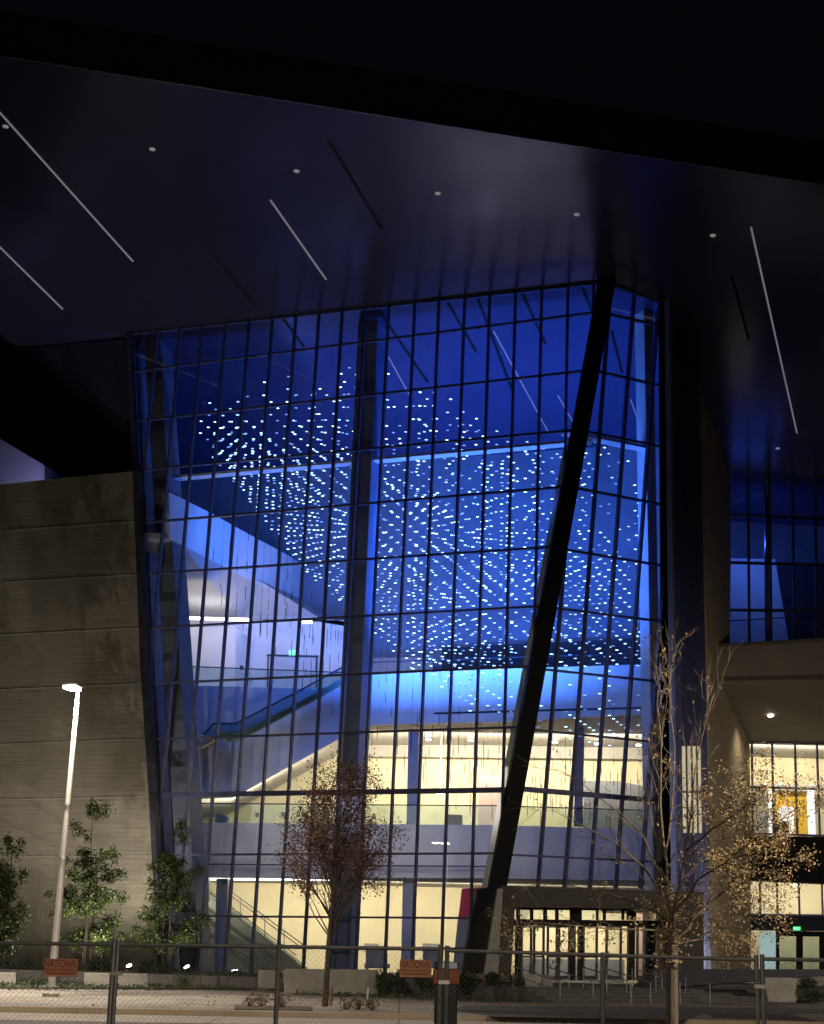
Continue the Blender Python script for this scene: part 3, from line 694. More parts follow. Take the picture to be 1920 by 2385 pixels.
# ================================================================ entrance portal
PP = vplane(aty(1200, 2283, 80.0), 12.0)
PO = thing('entrance_portal', bp(1330, 2284, PP), 'low dark entrance box with glazed double doors at the foot of the glass corner', 'entrance')
m = MB()
fp = lambda x, y, d=0: bp(x, y, off(PP, d))
m.ext([fp(1168, 2063), fp(1640, 2078), fp(1640, 2118), fp(1200, 2112)], PP[1] * 5)           # head
m.ext([fp(1168, 2063), fp(1200, 2112), fp(1190, 2284), fp(1132, 2284)], PP[1] * 5)             # leaning cheek
m.ext([fp(1475, 2116), fp(1640, 2118), fp(1640, 2286), fp(1560, 2286), fp(1560, 2125), fp(1475, 2122)], PP[1] * 5)
m.build('surround', 'portal panel', PO)
m = MB(); m.ext([fp(1125, 2284, -.35), fp(1160, 2070, -.35), fp(1172, 2070, -.35), fp(1160, 2284, -.35)], PP[1] * .3); m.build('cheek_trim', 'concrete', PO)
RE = 1.2
m = MB()
for a, b in [((1195, 2141), (1560, 2156))]: m.ext([fp(a[0], a[1], RE), fp(b[0], a[1] + 4, RE), fp(b[0], b[1] + 3, RE), fp(a[0], b[1], RE)], PP[1] * .3)
m.ext([fp(1195, 2112, RE), fp(1560, 2116, RE), fp(1560, 2122, RE), fp(1195, 2119, RE)], PP[1] * .3)
for x0, x1 in [(1205, 1212), (1237, 1243), (1268, 1275), (1296, 1302), (1330, 1356), (1391, 1395), (1407, 1412), (1451, 1455), (1463, 1482)]:
    m.ext([fp(x0, 2117, RE + .02), fp(x1, 2117, RE + .02), fp(x1, 2143, RE + .02), fp(x0, 2143, RE + .02)], PP[1] * .2)
for x0, x1 in [(1204, 1213), (1329, 1342), (1350, 1359), (1466, 1480), (1507, 1522), (1553, 1562)]:
    m.ext([fp(x0, 2154, RE - .05), fp(x1, 2154, RE - .05), fp(x1 - 1, 2284, RE - .05), fp(x0 - 1, 2284, RE - .05)], PP[1] * .3)
m.build('door_frame', 'black cladding', PO)
m = MB(); m.ext([fp(1207, 2118, RE + .1), fp(1482, 2121, RE + .1), fp(1482, 2143, RE + .1), fp(1207, 2143, RE + .1)], PP[1] * .02); m.build('fanlight', 'facade glass', PO)
for k, (x0, x1) in enumerate([(1214, 1241), (1243, 1270), (1275, 1301), (1301, 1330), (1358, 1394), (1412, 1450), (1484, 1506), (1523, 1553)]):
    d = MB(); w_ = 5
    yb_ = 2282
    d.ext([fp(x0, 2157, RE), fp(x0 + w_, 2157, RE), fp(x0 + w_ - 1, yb_, RE), fp(x0 - 1, yb_, RE)], PP[1] * .1)
    d.ext([fp(x1 - w_, 2157, RE), fp(x1, 2157, RE), fp(x1 - 1, yb_, RE), fp(x1 - w_ - 1, yb_, RE)], PP[1] * .1)
    for y0, y1 in ((2157, 2161), (2226, 2231), (2273, yb_)): d.ext([fp(x0 + w_, y0, RE + .01), fp(x1 - w_, y0, RE + .01), fp(x1 - w_, y1, RE + .01), fp(x0 + w_, y1, RE + .01)], PP[1] * .08)
    do = d.build('door', 'dark steel', PO)
    g_ = MB(); g_.face([fp(x0 + w_, 2161, RE + .05), fp(x1 - w_, 2161, RE + .05), fp(x1 - w_, 2273, RE + .05), fp(x0 + w_, 2273, RE + .05)]); g_.build('pane', 'facade glass', do)
    h_ = MB(); hx = x1 - 6 if k % 2 == 0 else x0 + 6; h_.tube([fp(hx, 2215, RE - .08), fp(hx, 2245, RE - .08)], .025, 6); h_.build('handle', 'galvanised steel', do)
slab('inner_wall', 'warm plaster', [(1150, 2090), (1640, 2095), (1640, 2290), (1150, 2290)], off(PP, 4.6), .2, PO)
m = MB(); m.ext([fp(1214, 2232, 3.2), fp(1455, 2236, 3.2), fp(1455, 2290, 3.2), fp(1214, 2288, 3.2)], PP[1] * .15); m.build('screen_wall', 'lounge fabric', PO)
slab('poster', 'pink panel', [(1484, 2124), (1506, 2124), (1505, 2280), (1484, 2280)], off(PP, 3.7), .1, PO)
slab('poster', 'pink panel', [(1524, 2165), (1553, 2165), (1552, 2280), (1524, 2280)], off(PP, 3.7), .1, PO)

# ================================================================ furnishings seen through the glass
LST = thing('lobby_staircase', bp(590, 2272, inner(98)), 'dark lobby staircase with slim handrails descending to the right behind the glass', 'staircase')
slab('flank', 'stair concrete', [(400, 2046), (440, 2046), (487, 2083), (600, 2170), (707, 2254), (716, 2284), (400, 2284)], inner(98), 1.8, LST)
for (a, b) in [((470, 2026), (712, 2205)), ((470, 2036), (700, 2206)), ((470, 2062), (690, 2225)), ((470, 2073), (690, 2240))]:
    m = MB(); m.tube([bp(*a, inner(97.8)), bp(*b, inner(97.8))], .028, 6); m.build('handrail', 'dark steel', LST)
for x in (515, 560, 617, 662, 705):
    yy = lx((470, 2026), (712, 2205), x); yb = lx((487, 2083), (707, 2254), x)
    m = MB(); m.tube([bp(x, yy, inner(97.8)), bp(x, yb + 6, inner(97.8))], .022, 6); m.build('baluster', 'dark steel', LST)
for i, (y, x0) in enumerate([(2110, 492), (2128, 500), (2150, 515)]):
    m = MB(); m.bar(bp(440, y - 30 + i * 6, inner(97.9)), bp(640, y + 118 + i * 4, inner(97.9)), .05, .06, (0, 0, 1)); m.build('handrail', 'dark steel', LST)
o = slab('partition_wall', 'balcony panel', [(380, 2036), (487, 2046), (487, 2100), (380, 2100)], inner(96.3), .3); tag(o, 'grey wall piece beside the head of the lobby staircase', 'partition')
ES = thing('escalator', bp(530, 1728, vplane((5, 95.6, 0), 0)), 'glass sided escalator rising to the right across the blue stair wall', 'escalator')
PE = vplane((5, 95.9, 0), 0)
slab('balustrade', 'guard glass', [(478, 1706), (497, 1687), (550, 1687), (686, 1617), (820, 1545), (820, 1582), (749, 1624), (575, 1716), (560, 1722), (500, 1722)], PE, .04, ES)
slab('truss', 'escalator panel', [(505, 1706), (560, 1706), (690, 1640), (820, 1566), (820, 1578), (749, 1622), (575, 1716), (560, 1726), (522, 1728)], off(PE, .3), .3, ES)
m = MB(); m.tube([bp(x, y, PE) for x, y in [(474, 1712), (497, 1685), (550, 1685), (686, 1615), (820, 1542)]], .05, 6); m.build('handrail', 'dark steel', ES)
m = MB(); m.ext([bp(x, y, off(PE, .2)) for x, y in [(459, 1712), (485, 1712), (500, 1722), (470, 1740), (459, 1740)]], (0, .8, 0)); m.build('landing', 'warm plaster', ES)
o = slab('banner', 'banner crimson', [(1076, 2070), (1140, 2066), (1140, 2136), (1068, 2136)], inner(94.3), .08); tag(o, 'crimson banner panel hanging in the lobby beside the glass corner post', 'banner')
o = slab('information_wall', 'lounge fabric', [(1067, 2138), (1140, 2138), (1130, 2282), (1052, 2282)], inner(94.5), .6); tag(o, 'grey wall block standing in the lobby below the crimson banner', 'partition')
def bench(px, label):
    x0, x1 = px; pl = inner(96.5)
    t = thing('lounge_bench', bp((x0 + x1) / 2, 2275, pl), label, 'bench', 'grey lounge benches in the lobby')
    slab('backrest', 'lounge fabric', [(x0, 2212), (x1, 2212), (x1, 2245), (x0, 2245)], pl, .25, t)
    m = MB(); m.ext([bp(x, y, off(pl, -.7)) for x, y in [(x0 - 3, 2245), (x1 + 3, 2245), (x1 + 3, 2256), (x0 - 3, 2256)]], pl[1] * .9); m.build('seat', 'lounge fabric', t)
    for xx in (x0, x1 - 5):
        m = MB(); m.ext([bp(x, y, off(pl, -.6)) for x, y in [(xx, 2256), (xx + 5, 2256), (xx + 5, 2280), (xx, 2280)]], pl[1] * .1); m.build('leg', 'dark steel', t)
bench((852, 902), 'grey lounge bench in the lobby just right of the central column')
bench((985, 1022), 'grey lounge bench in the lobby behind the payment kiosk')
for x0, x1, lab in ((849, 880, 'small pale wall cabinet in the lobby above the bench by the central column'), (985, 1022, 'small pale wall cabinet in the lobby above the bench behind the kiosk')):
    o = slab('wall_cabinet', 'lounge fabric', [(x0, 2197), (x1, 2199), (x1, 2208), (x0, 2206)], off(PW, -.5), .45); tag(o, lab, 'cabinet', 'pale wall cabinets in the lobby')
o = slab('service_counter', 'dark lining', [(1043, 1897), (1076, 1898), (1076, 1924), (1043, 1924)], inner(96.5), .8); tag(o, 'dark counter standing on the second floor behind the glass guard', 'counter')
o = slab('display_panel', 'pink panel', [(1116, 1806), (1180, 1808), (1180, 1924), (1114, 1924)], inner(100), .3); tag(o, 'dull pink panel on the second floor left of the corner post', 'panel')
o = slab('concession_stand', 'lounge fabric', [(1360, 1818), (1448, 1820), (1502, 1832), (1502, 1936), (1360, 1936)], inner(99.5), 1.0); tag(o, 'grey green concession stand on the second floor behind the bare branches', 'stand')
o = slab('white_pillar', 'self lit white', [(1511, 1872), (1524, 1874), (1525, 1934), (1509, 1934)], inner(95.6), .4); tag(o, 'bright self lit white pillar at the right end of the second floor', 'pillar')
# wall notices
for x, y, lab in ((599, 1898, 'small dark notice on the yellow second floor wall left of the red tree'), (660, 1897, 'small dark notice on the yellow wall just beside the red tree'), (563, 1555, 'small dark notice on the side of the white third floor room')):
    pl = PW if y > 1700 else vplane((5, 101.8, 0), 0)
    o = slab('wall_notice', 'dark lining', [(x - 4, y - 5), (x + 4, y - 5), (x + 4, y + 5), (x - 4, y + 5)], off(pl, -.08), .06); tag(o, lab, 'notice', 'small wall notices')
# exit signs
def exit_sign(x, y, pl, wpx, hpx, label):
    c = bp(x, y, pl); t = thing('exit_sign', c, label, 'exit sign')
    slab('sign_box', 'exit face', [(x - wpx / 2, y - hpx / 2), (x + wpx / 2, y - hpx / 2), (x + wpx / 2, y + hpx / 2), (x - wpx / 2, y + hpx / 2)], pl, .1, t)
    d = (bp(x + 5, y, pl) - c); hgt = (bp(x, y - hpx / 2, pl) - bp(x, y + hpx / 2, pl)).length
    text('lettering', 'EXIT', hgt * .8, c - pl[1] * .015, d, (0, 0, 1), 'exit green', t, 1.0)
exit_sign(683, 1520, vplane((5, 104, 0), 0), 19, 13, 'green exit sign hanging before the third floor door')
exit_sign(1857, 2163, off(W2, -.2), 17, 9, 'green exit sign over the dark doors of the side wing')
# ceiling lights
def ceil_light(x, y, pl, L, lab, grp, nrm=None, r_=.16):
    p = bp(x, y, pl); m = MB(); d = V((1, 0, 0)) * L / 2
    if L > .5: m.box(p, d, V((0, .22, 0)), V((0, 0, .05)))
    else: m.lathe(p, [(r_, -.04), (r_ * 1.1, 0), (r_ * 1.1, .05)], 14)
    o = m.build('ceiling_light', 'led cool' if L > .5 else 'downlight on'); tag(o, lab, 'ceiling light', grp)
PCl = vplane((5, 102.5, 0), 0)
for x, y, L, lab in [(383, 1437, .55, 'small bright ceiling light between the two leaning columns on the third floor'), (452, 1440, 1.05, 'long white ceiling light on the third floor, nearest the leaning column'), (503, 1441.5, 1.35, 'middle one of three long white ceiling lights in a line on the third floor'), (559, 1443, 1.25, 'long white ceiling light at the right end of the line of three'), (716, 1449, .62, 'single bright ceiling light above the third floor door')]:
    ceil_light(x, y, PCl, L, lab, 'third floor ceiling lights')
for x, y, lab in [(998, 1723, 'left one of two round downlights over the second floor beside the blue column'), (1097, 1725, 'right one of two round downlights over the second floor left of the corner post'), (1293, 1729, 'round downlight over the second floor just right of the corner post'), (1391, 1733, 'round downlight over the second floor above the concession stand'), (1488, 1736, 'round downlight over the second floor nearest the right end')]:
    ceil_light(x, y, inner(99.5), .1, lab, 'second floor downlights', r_=.15)
o = MB(); o.lathe(bp(1026, 1849, inner(98.5)), [(.05, .1), (.2, .05), (.22, -.03)], 14); o.tube([bp(1026, 1849, inner(98.5)) + V((0, 0, .1)), bp(1026, 1849, inner(98.5)) + V((0, 0, 3.4))], .012, 5)  # glowing pendant added for a bright spot taken as a reflection
tag(o.build('reflection_spot', 'downlight on'), 'glowing pendant shape standing for a reflected light near the dark counter', 'lamp')

# ================================================================ hanging light strands
top_env = [(420, 880), (490, 930), (540, 890), (620, 872), (700, 875), (800, 850), (870, 868), (930, 860), (1000, 900), (1060, 940), (1150, 1000), (1300, 1045), (1400, 1010), (1440, 1000), (1480, 1110), (1560, 1250)]
bot_env = [(420, 1000), (540, 1135), (620, 1235), (700, 1325), (800, 1405), (900, 1500), (1000, 1590), (1100, 1655), (1200, 1685), (1350, 1735), (1540, 1750)]
low_env = [(420, 1290), (560, 1470), (700, 1560), (850, 1725), (1000, 1815), (1150, 1885), (1540, 1925)]
bm_ = MB(); bm_.lathe((0, 0, 0), [(.04, -.023), (.078, -.014), (.089, .010)], 8); bm_.mi[-1] = 1; bm_.lathe((0, 0, .0102), [(.097, 0), (.094, .012), (.02, .03)], 8, mi=1)
node0 = node1 = None
nstr = 0; nnode = 0
srnd = random.Random(11)
for iu in range(-25, 14):
    for iv in range(18):
        u = iu * 1.62; v = 2.6 + iv * 1.22
        P = B0 + E1 * u + N1 * 2.6 + D1H * (v - 2.6)
        ztop = s_height(P.x, P.y)
        xm, ym = proj(V((P.x, P.y, 22)))
        if xm < 440 or xm > 1520: continue
        if (V((P.x, P.y, 12)) - B0).dot(n2) < .8 or (V((P.x, P.y, 30)) - B0).dot(n2) < .8: continue
        if (P - B0).dot(N1) > 17.5 or srnd.random() < .12: continue
        P = P + E1 * srnd.uniform(-.05, .05) + D1H * srnd.uniform(-.05, .05)
        t_, b_ = interp(top_env, xm), interp(bot_env, xm); span = b_ - t_
        zmax = zat(P.x, P.y, t_); zmin = zat(P.x, P.y, b_); H_ = zmax - zmin
        sp = .80; off_ = .30 * math.sin(iu * 2.1)
        zs = [k * sp + off_ for k in range(int(zmax / sp) + 1, int(zmin / sp) - 2, -1)]
        wave = .5 + .5 * math.sin(.9 * iu + .35 * iv)
        zs = [z for z in zs if zmin < z < zmax and z < ztop - .5 and srnd.random() < (.93 if (z - zmin) / H_ < .62 else .35 + .35 * wave)]
        if len(zs) < 2: continue
        zl = zat(P.x, P.y, b_ + (interp(low_env, xm) - b_) * srnd.uniform(.25, 1.0))
        zl = min(zl, zs[-1] - .8)
        m = MB(); m.tube([(P.x, P.y, ztop - .05), (P.x, P.y, zl)], .0035, 3)
        hh = srnd.uniform(.35, 1.1); m.tube([(P.x, P.y, zl), (P.x, P.y, zl - hh)], .019, 5)
        if srnd.random() < .6: z2 = zl + srnd.uniform(1.2, 2.6); m.tube([(P.x, P.y, z2), (P.x, P.y, z2 - srnd.uniform(.3, .8))], .016, 5)
        s_ = m.build('hanging_light_strand', 'kiosk black', loc=(P.x, P.y, zs[-1]), fix=False)
        tag(s_, 'thin wire strung with tiny blue white lights hanging in the blue glass hall', 'light strand', 'hanging light strands in the glass hall')
        for z in zs:
            if node0 is None:
                node0 = bm_.build('light_node', ['bulb', 'kiosk black'], loc=(0, 0, 0)); o = node0
            else:
                if node1 is None: node1 = node0.data.copy(); node1.materials[0] = MATS['bulb dim']; node2 = node0.data.copy(); node2.materials[0] = MATS['bulb mid']
                o = node0.copy(); sc.collection.objects.link(o)
                q_ = srnd.random()
                if q_ < .30: o.data = node1
                elif q_ < .55: o.data = node2
            o.parent = s_; o.location = (0, 0, z - zs[-1]); nnode += 1
        nstr += 1
print('strands', nstr, 'nodes', nnode)

# ================================================================ street lamp
def street_lamp(base, top_z, lean, label, heads, power, grp='street lamps along the pavement', throw=1.0, cone=150, hs=1.0):
    t = thing('street_lamp', base, label, 'street lamp', grp)
    b = V(base); tp = V((b.x + lean, b.y, top_z))
    m = MB(); m.lathe(b, [(.26, -.05), (.26, .10), (.22, .14), (.14, .16)], 16); m.build('base', 'concrete', t)
    m = MB(); m.tube([b + V((0, 0, .3)), b.lerp(tp, .5), tp], [.13, .10, .07], 12); m.build('pole', 'pole paint', t)
    for s in heads:
        m = MB(); hd_ = V(s).normalized(); m.tube([tp - V((0, 0, .12)), tp + hd_ * .12 + V((0, 0, .06)), tp + hd_ * .3 + V((0, 0, .1))], .035, 8); m.build('arm', 'pole paint', t)
        c = tp + hd_ * .42 * hs + V((0, 0, .1)); sd = hd_.cross(V((0, 0, 1)))
        m = MB(); m.ext([c - hd_ * (.26 * hs) - sd * (.20 * hs), c + hd_ * (.34 * hs) - sd * (.25 * hs), c + hd_ * (.40 * hs), c + hd_ * (.34 * hs) + sd * (.25 * hs), c - hd_ * (.26 * hs) + sd * (.20 * hs)], (0, 0, .07)); ho = m.build('lamp_head', 'pole paint', t)
        m = MB(); m.ext([c - hd_ * (.22 * hs) - sd * (.18 * hs), c + hd_ * (.30 * hs) - sd * (.22 * hs), c + hd_ * (.30 * hs) + sd * (.22 * hs), c - hd_ * (.22 * hs) + sd * (.18 * hs)], (0, 0, -.09)); m.build('lens', 'lamp lens', ho)
        spot_light('street_spot', c - V((0, 0, .14)), c + V((0, 0, -5)) + hd_ * throw, power, (1, .84, .66), cone, .5, .12)
    for z in (.9, 4.2, 5.9):
        f_ = z / (top_z - b.z); c_ = b.lerp(tp, f_); r_ = .135 - .06 * f_
        m = MB(); m.lathe(c_, [(r_ + .012, 0), (r_ + .012, .06)], 12); m.build('band', 'galvanised steel', t)
    m = MB(); m.box(b + V((0, -.125, .62)), V((.05, 0, 0)), V((0, .012, 0)), V((0, 0, .11))); m.build('hatch', 'pole paint', t)
    return t
LB = bp(118, 2322, gz(.15)); LB.z = .15
LTz = zat(LB.x, LB.y, 1612)
street_lamp(LB, LTz, .12, 'lit street lamp with a pale round pole in front of the tan wall', [(-.2, -1, 0)], 8000)
# further lamps of the same street, outside the frame: they light the pavement and one shows as a reflection in the glass
street_lamp((-11.5, 31.0, 0), 9.0, 0, 'street lamp on the near side of the road outside the view at the left', [(.3, 1, 0)], 8000, throw=6.5, cone=108)
street_lamp((12.0, 29.0, 0), 9.0, 0, 'street lamp on the near side of the road outside the view at the right', [(-.3, 1, 0)], 8500, throw=6.5, cone=108)
street_lamp((33.0, 58.0, .15), 9.5, 0, 'street lamp on the plaza outside the view at the right', [(-.55, .83, 0)], 11000, throw=6.5, cone=135)
street_lamp((2.5, -9.0, 0), 9.0, 0, 'street lamp standing behind the viewer', [(0, 1, 0)], 9000, throw=5.5, cone=110)
mir = bp(1040, 1966, P1); d_ = (mir - CAM).normalized(); d_ = d_ - N1 * 2 * d_.dot(N1)
k_ = (8.9 - mir.z) / d_.z
ml = street_lamp((mir.x + d_.x * k_ + .05, mir.y + d_.y * k_, .15), 8.9, 0, 'street lamp further along the pavement, mirrored in the glass hall', [(-.75, -.66, 0), (-.9, .3, 0)], 5000, hs=1.3)
mp_ = LOC[ml.name]; spot_light('street_spot', (mp_.x + .45, mp_.y + .45, 8.8), (mp_.x, mp_.y, 7.6), 12000, (1, .9, .75), 50, .6, .08)  # added spot brightens this pole so its mirror image shows

# ================================================================ flood lights on the ground
def flood(x, y, Y, label, power, target, col=(1, .93, .76), visor=False):
    p = aty(x, y, Y); g0 = V((p.x, p.y, .16)); t = thing('flood_light', g0, label, 'flood light', 'ground flood lights at the planting bed')
    m = MB(); m.tube([g0, V((p.x, p.y, p.z - .1))], .03, 6); m.build('stake', 'dark steel', t)
    d = (V(target) - p).normalized(); d2 = (d + V((0, -.9, 0))).normalized()
    m = MB(); m.lathe(p - d2 * .16, [(.08, 0), (.13, .05), (.15, .26)], 12, d2); ho = m.build('housing', 'dark steel', t)
    m = MB(); m.lathe(p + d2 * .105, [(.135, 0), (.135, .012)], 12, d2); m.build('lens', 'flood lens', ho)
    if visor:
        sd = d.cross(V((0, 0, 1))).normalized(); pp = p + sd * .22
        m = MB(); m.ext([pp + d * .1 - V((0, 0, .25)), pp + d * 1.3 - V((0, 0, .25)), pp + d * 1.3 + V((0, 0, 1.3)), pp + d * .1 + V((0, 0, 1.3))], sd * .02); m.build('visor', 'dark steel', t)
    spot_light('flood_beam', p + d * .35, target, power, col, 112, 1.0, .06)
flood(302, 2254, 85.5, 'bright ground flood light on the low planter left of the glass hall', 3000, bp(190, 1560, WL))
flood(222, 2276, 79.5, 'small ground flood light behind the planter wall below the open evergreen', 4200, bp(215, 1560, WL))
flood(437, 2257, 81, 'bright ground flood light among the bed plants under the left columns', 500, aty(392, 2080, 83.5))
flood(66, 2272, 81.0, 'small ground flood light hidden by shrubs under the left edge evergreen', 350, aty(8, 2080, 80.5))
flood(548, 2266, 80.5, 'small dimmer ground flood light left of the long concrete planter', 60, bp(560, 2100, P1))
flood(1652, 2276, 86.0, 'small ground flood light at the foot of the tan fin wall', 1500, bp(1690, 1800, P4))
flood(-42, 2262, 80, 'ground flood light behind the planter at the left edge', 3400, bp(20, 1560, WL))

q_ = bp(1712, 1488, WS); fq = V((q_.x + .6, q_.y + 3.0, u2[0].z + .25)); m = MB(); m.box(fq, V((.15, 0, 0)), V((0, .1, 0)), V((0, 0, .12)))
tag(m.build('added_fin_lamp', 'dark steel'), 'small added lamp on the ledge that brightens the tan fin wall', 'flood light')
spot_light('added_fin_beam', fq + V((0, 0, .2)), bp(1650, 1060, P4), 4500, (1, .82, .55), 120, 1.0, .1)  # added beam that lifts the dark top of the fin wall
# ================================================================ planters and low walls
def block(name, px, Y, depth, label, mat='concrete', cat='planter', group='low concrete planter walls', cap=False):
    pl = vplane((0, Y, 0), 6); pts = [bp(x, y, pl) for x, y in px]
    m = MB(); m.ext(pts, pl[1] * depth)
    o = m.build(name, mat); bvl(o, .03); return tag(o, label, cat, group)
def bvl(o, w_):
    b = o.modifiers.new('edge', 'BEVEL'); b.width = w_; b.segments = 2; b.limit_method = 'ANGLE'
block('planter_wall', [(-60, 2264), (37, 2266), (37, 2298), (-60, 2298)], 72, .5, 'low concrete planter wall at the left edge of the pavement')
block('planter_wall', [(196, 2266), (345, 2269), (345, 2301), (196, 2299)], 72, .5, 'low concrete planter wall behind the orange sign and fence post')
block('planter_wall', [(602, 2260), (652, 2261), (652, 2303), (602, 2302)], 70, .5, 'short low concrete wall end just left of the long planter')
block('planter_wall', [(660, 2262), (668, 2257), (880, 2259), (880, 2318), (664, 2315)], 67, .6, 'long pale concrete planter wall behind the red leaved tree')
block('tapered_block', [(1216, 2269), (1262, 2270), (1262, 2338), (1240, 2335), (1218, 2322)], 66, .6, 'tapered pale concrete block at the left end of the steps', 'pale concrete', 'block', None)
block('block_return', [(1263, 2270), (1291, 2272), (1283, 2336), (1263, 2338)], 66.3, .5, 'darker slanted end slab beside the tapered concrete block', 'concrete', 'block', None)
block('planter_wall', [(1778, 2277), (1855, 2278), (1856, 2336), (1790, 2334)], 66, .6, 'dark concrete planter block at the right end of the steps')
block('planter_wall', [(1690, 2264), (1980, 2272), (1980, 2300), (1690, 2288)], 92, .5, 'long low wall below the doors of the side wing')
block('ledge_wall', [(1085, 2268), (1216, 2270), (1216, 2282), (1085, 2280)], 76, .4, 'thin brown ledge between the shrubs and the entrance portal', 'timber', 'ledge', None)
block('utility_box', [(640 + 1195 / 2.41 * 0 + 1490, 2258), (1519, 2258), (1519, 2308), (1490, 2307)], 70, .6, 'dark waste bin standing by the steps at the big tree', 'dark steel', 'bin', None)

# ================================================================ trees
def rv(s=1.0): return V((rnd.gauss(0, s), rnd.gauss(0, s), rnd.gauss(0, s)))
def branch(mb, p, d, L, r, depth, P, tips, segs=4):
    pts = [p]; rad = [r]; q = p; dd = d.normalized()
    for i in range(segs):
        dd = (dd + rv(P['wob']) + V((0, 0, P['up']))).normalized(); q = q + dd * (L / segs); pts.append(q); rad.append(r * (1 - .6 * (i + 1) / segs))
    mb.tube(pts, rad, 6 if r > .03 else (4 if r > .012 else 3), cap=False)
    if depth <= 0:
        tips += [(pts[-1], dd), (pts[-2], dd)]; return
    k = P['kids']
    for i in range(k):
        t = rnd.uniform(.35, 1.0) if i else 1.0
        j = min(segs, max(1, int(round(t * segs)))); b = pts[j]
        nd = (dd * P['fwd'] + rv(P['spread'])).normalized()
        branch(mb, b, nd, L * rnd.uniform(.55, .8), max(.004, rad[j] * .75), depth - 1, P, tips, 3)
def sprig(mb, p, n, rad, size, mi=0):
    for _ in range(n):
        mb.leaf(p + rv(rad * .55), size, mi)
def evergreen(x, ytop, ybase, Y, wpx, label, seed):
    """a young broad evergreen: thin stems and separate tufts of leaves with gaps between"""
    rnd.seed(seed)
    b = aty(x, ybase, Y); b.z = .15; zt_ = zat(b.x, b.y, ytop); H = zt_ - b.z; wd = wpx * Y / 3900 / 2
    t = thing('evergreen_tree', b, label, 'tree', 'young evergreen trees along the tan wall')
    tm = MB(); cm = MB(); tufts = []
    stems = [(0, 0)] + [(rnd.uniform(-.3, .3), rnd.uniform(-.2, .2)) for _ in range(2)]
    for sx, sy in stems:
        pts = [b + V((sx, sy, 0))]; 
        for i in range(1, 7): pts.append(V((b.x + sx * (1 + i * .25) + rnd.gauss(0, .05), b.y + sy + rnd.gauss(0, .05), b.z + H * .97 * i / 6 * (1 if sx == 0 else .75))))
        tm.tube(pts, [.07, .06, .05, .04, .03, .02, .01], 6)
        for i in range(21):
            f = rnd.uniform(.20, 1.0); z = b.z + H * f * (1 if sx == 0 else .8)
            k = min(5, int(f * 6)); c = pts[k].lerp(pts[k + 1], f * 6 - k)
            env = wd * (1.25 - f) * (1.2 if f > .35 else (f - .1) * 4.2) * 1.25 * rnd.uniform(.35, 1.0)
            a = rnd.uniform(0, 2 * math.pi); e = c + V((math.cos(a) * env, math.sin(a) * env, rnd.uniform(.1, .5)))
            tm.tube([c, c.lerp(e, .5) + V((0, 0, -.06)), e], [.02, .013, .006], 4, cap=False); tufts.append(e)
            if rnd.random() < .6: tufts.append(c.lerp(e, .6) + rv(.12))
    for e in tufts:
        rr_ = rnd.uniform(.18, .36)
        for _ in range(int(430 * rr_)): cm.leaf(e + rv(rr_ * .48), .13, 0 if rnd.random() < .8 else 1)
    tm.build('trunk', 'bark', t, fix=False); cm.build('crown', ['evergreen leaf', 'lime leaf'], t, fix=False)
evergreen(2, 1955, 2290, 80.5, 95, 'green evergreen tree cut by the left edge, brightly lit low down', 3)
evergreen(190, 1880, 2290, 83.5, 165, 'open dark evergreen tree with leaf tufts just right of the street lamp', 5)
evergreen(388, 1915, 2288, 83.5, 145, 'dark evergreen tree with yellow lit lower leaves before the leaning glass edge', 9)
def bare_shrub(x, ytop, ybase, Y, label, seed, mat='bark'):
    rnd.seed(seed); b = aty(x, ybase, Y); b.z = .15; H = zat(b.x, b.y, ytop) - b.z
    t = thing('bare_sapling', b, label, 'sapling'); m = MB(); tips = []
    P = dict(wob=.10, up=.10, kids=3, fwd=1.0, spread=.45)
    m.tube([b, b + V((.02, 0, H * .4))], [.035, .025], 6)
    for i in range(4): branch(m, b + V((.02, 0, H * rnd.uniform(.3, .45))), V((rnd.gauss(0, .35), rnd.gauss(0, .3), 1)), H * .33, .018, 2, P, tips)
    m.build('trunk', mat, t, fix=False); c = MB()
    for p, d in tips: sprig(c, p, 1, .05, .05)
    c.build('crown', 'russet leaf', t, fix=False)
bare_shrub(92, 2060, 2290, 82, 'thin bare sapling between the left edge evergreen and the street lamp', 21)

# red leaved upright tree on the pavement
rnd.seed(31)
tb = bp(757, 2344, gz(.16)); tb.z = .15
t = thing('russet_tree', tb, 'upright tree with fine twigs and dull red leaves on the pavement', 'tree')
tm = MB(); cm = MB(); tips = []
H = zat(tb.x, tb.y, 1818) - tb.z; zf = zat(tb.x, tb.y, 2190)
lean = V((.012, 0, 0))
tm.tube([tb, V((tb.x + .02, tb.y, tb.z + .9)), V((tb.x + .05, tb.y, zf)), V((tb.x + .18, tb.y, tb.z + H * .62)), V((tb.x + .30, tb.y, tb.z + H * .97))], [.10, .085, .075, .045, .01], 8)
P = dict(wob=.07, up=.09, kids=3, fwd=1.25, spread=.36)
for i in range(58):
    f = rnd.uniform(0, .9); z = zf + (tb.z + H - zf) * f * .8; a = rnd.uniform(0, 2 * math.pi)
    d = V((math.cos(a) * .92, math.sin(a) * .92, 1.0 + .5 * f))
    L = (1.75 * (1 - .42 * f)) * rnd.uniform(.65, 1.05)
    branch(tm, V((tb.x + .05 + .2 * f, tb.y, z)), d, L, .026 * (1 - .5 * f), 2, P, tips)
for p, d in tips:
    sprig(cm, p - d * rnd.uniform(0, .4), 16, .25, .08)
tm.build('trunk', 'bark', t, fix=False); cm.build('crown', 'russet leaf', t, fix=False)
print('russet tips', len(tips))

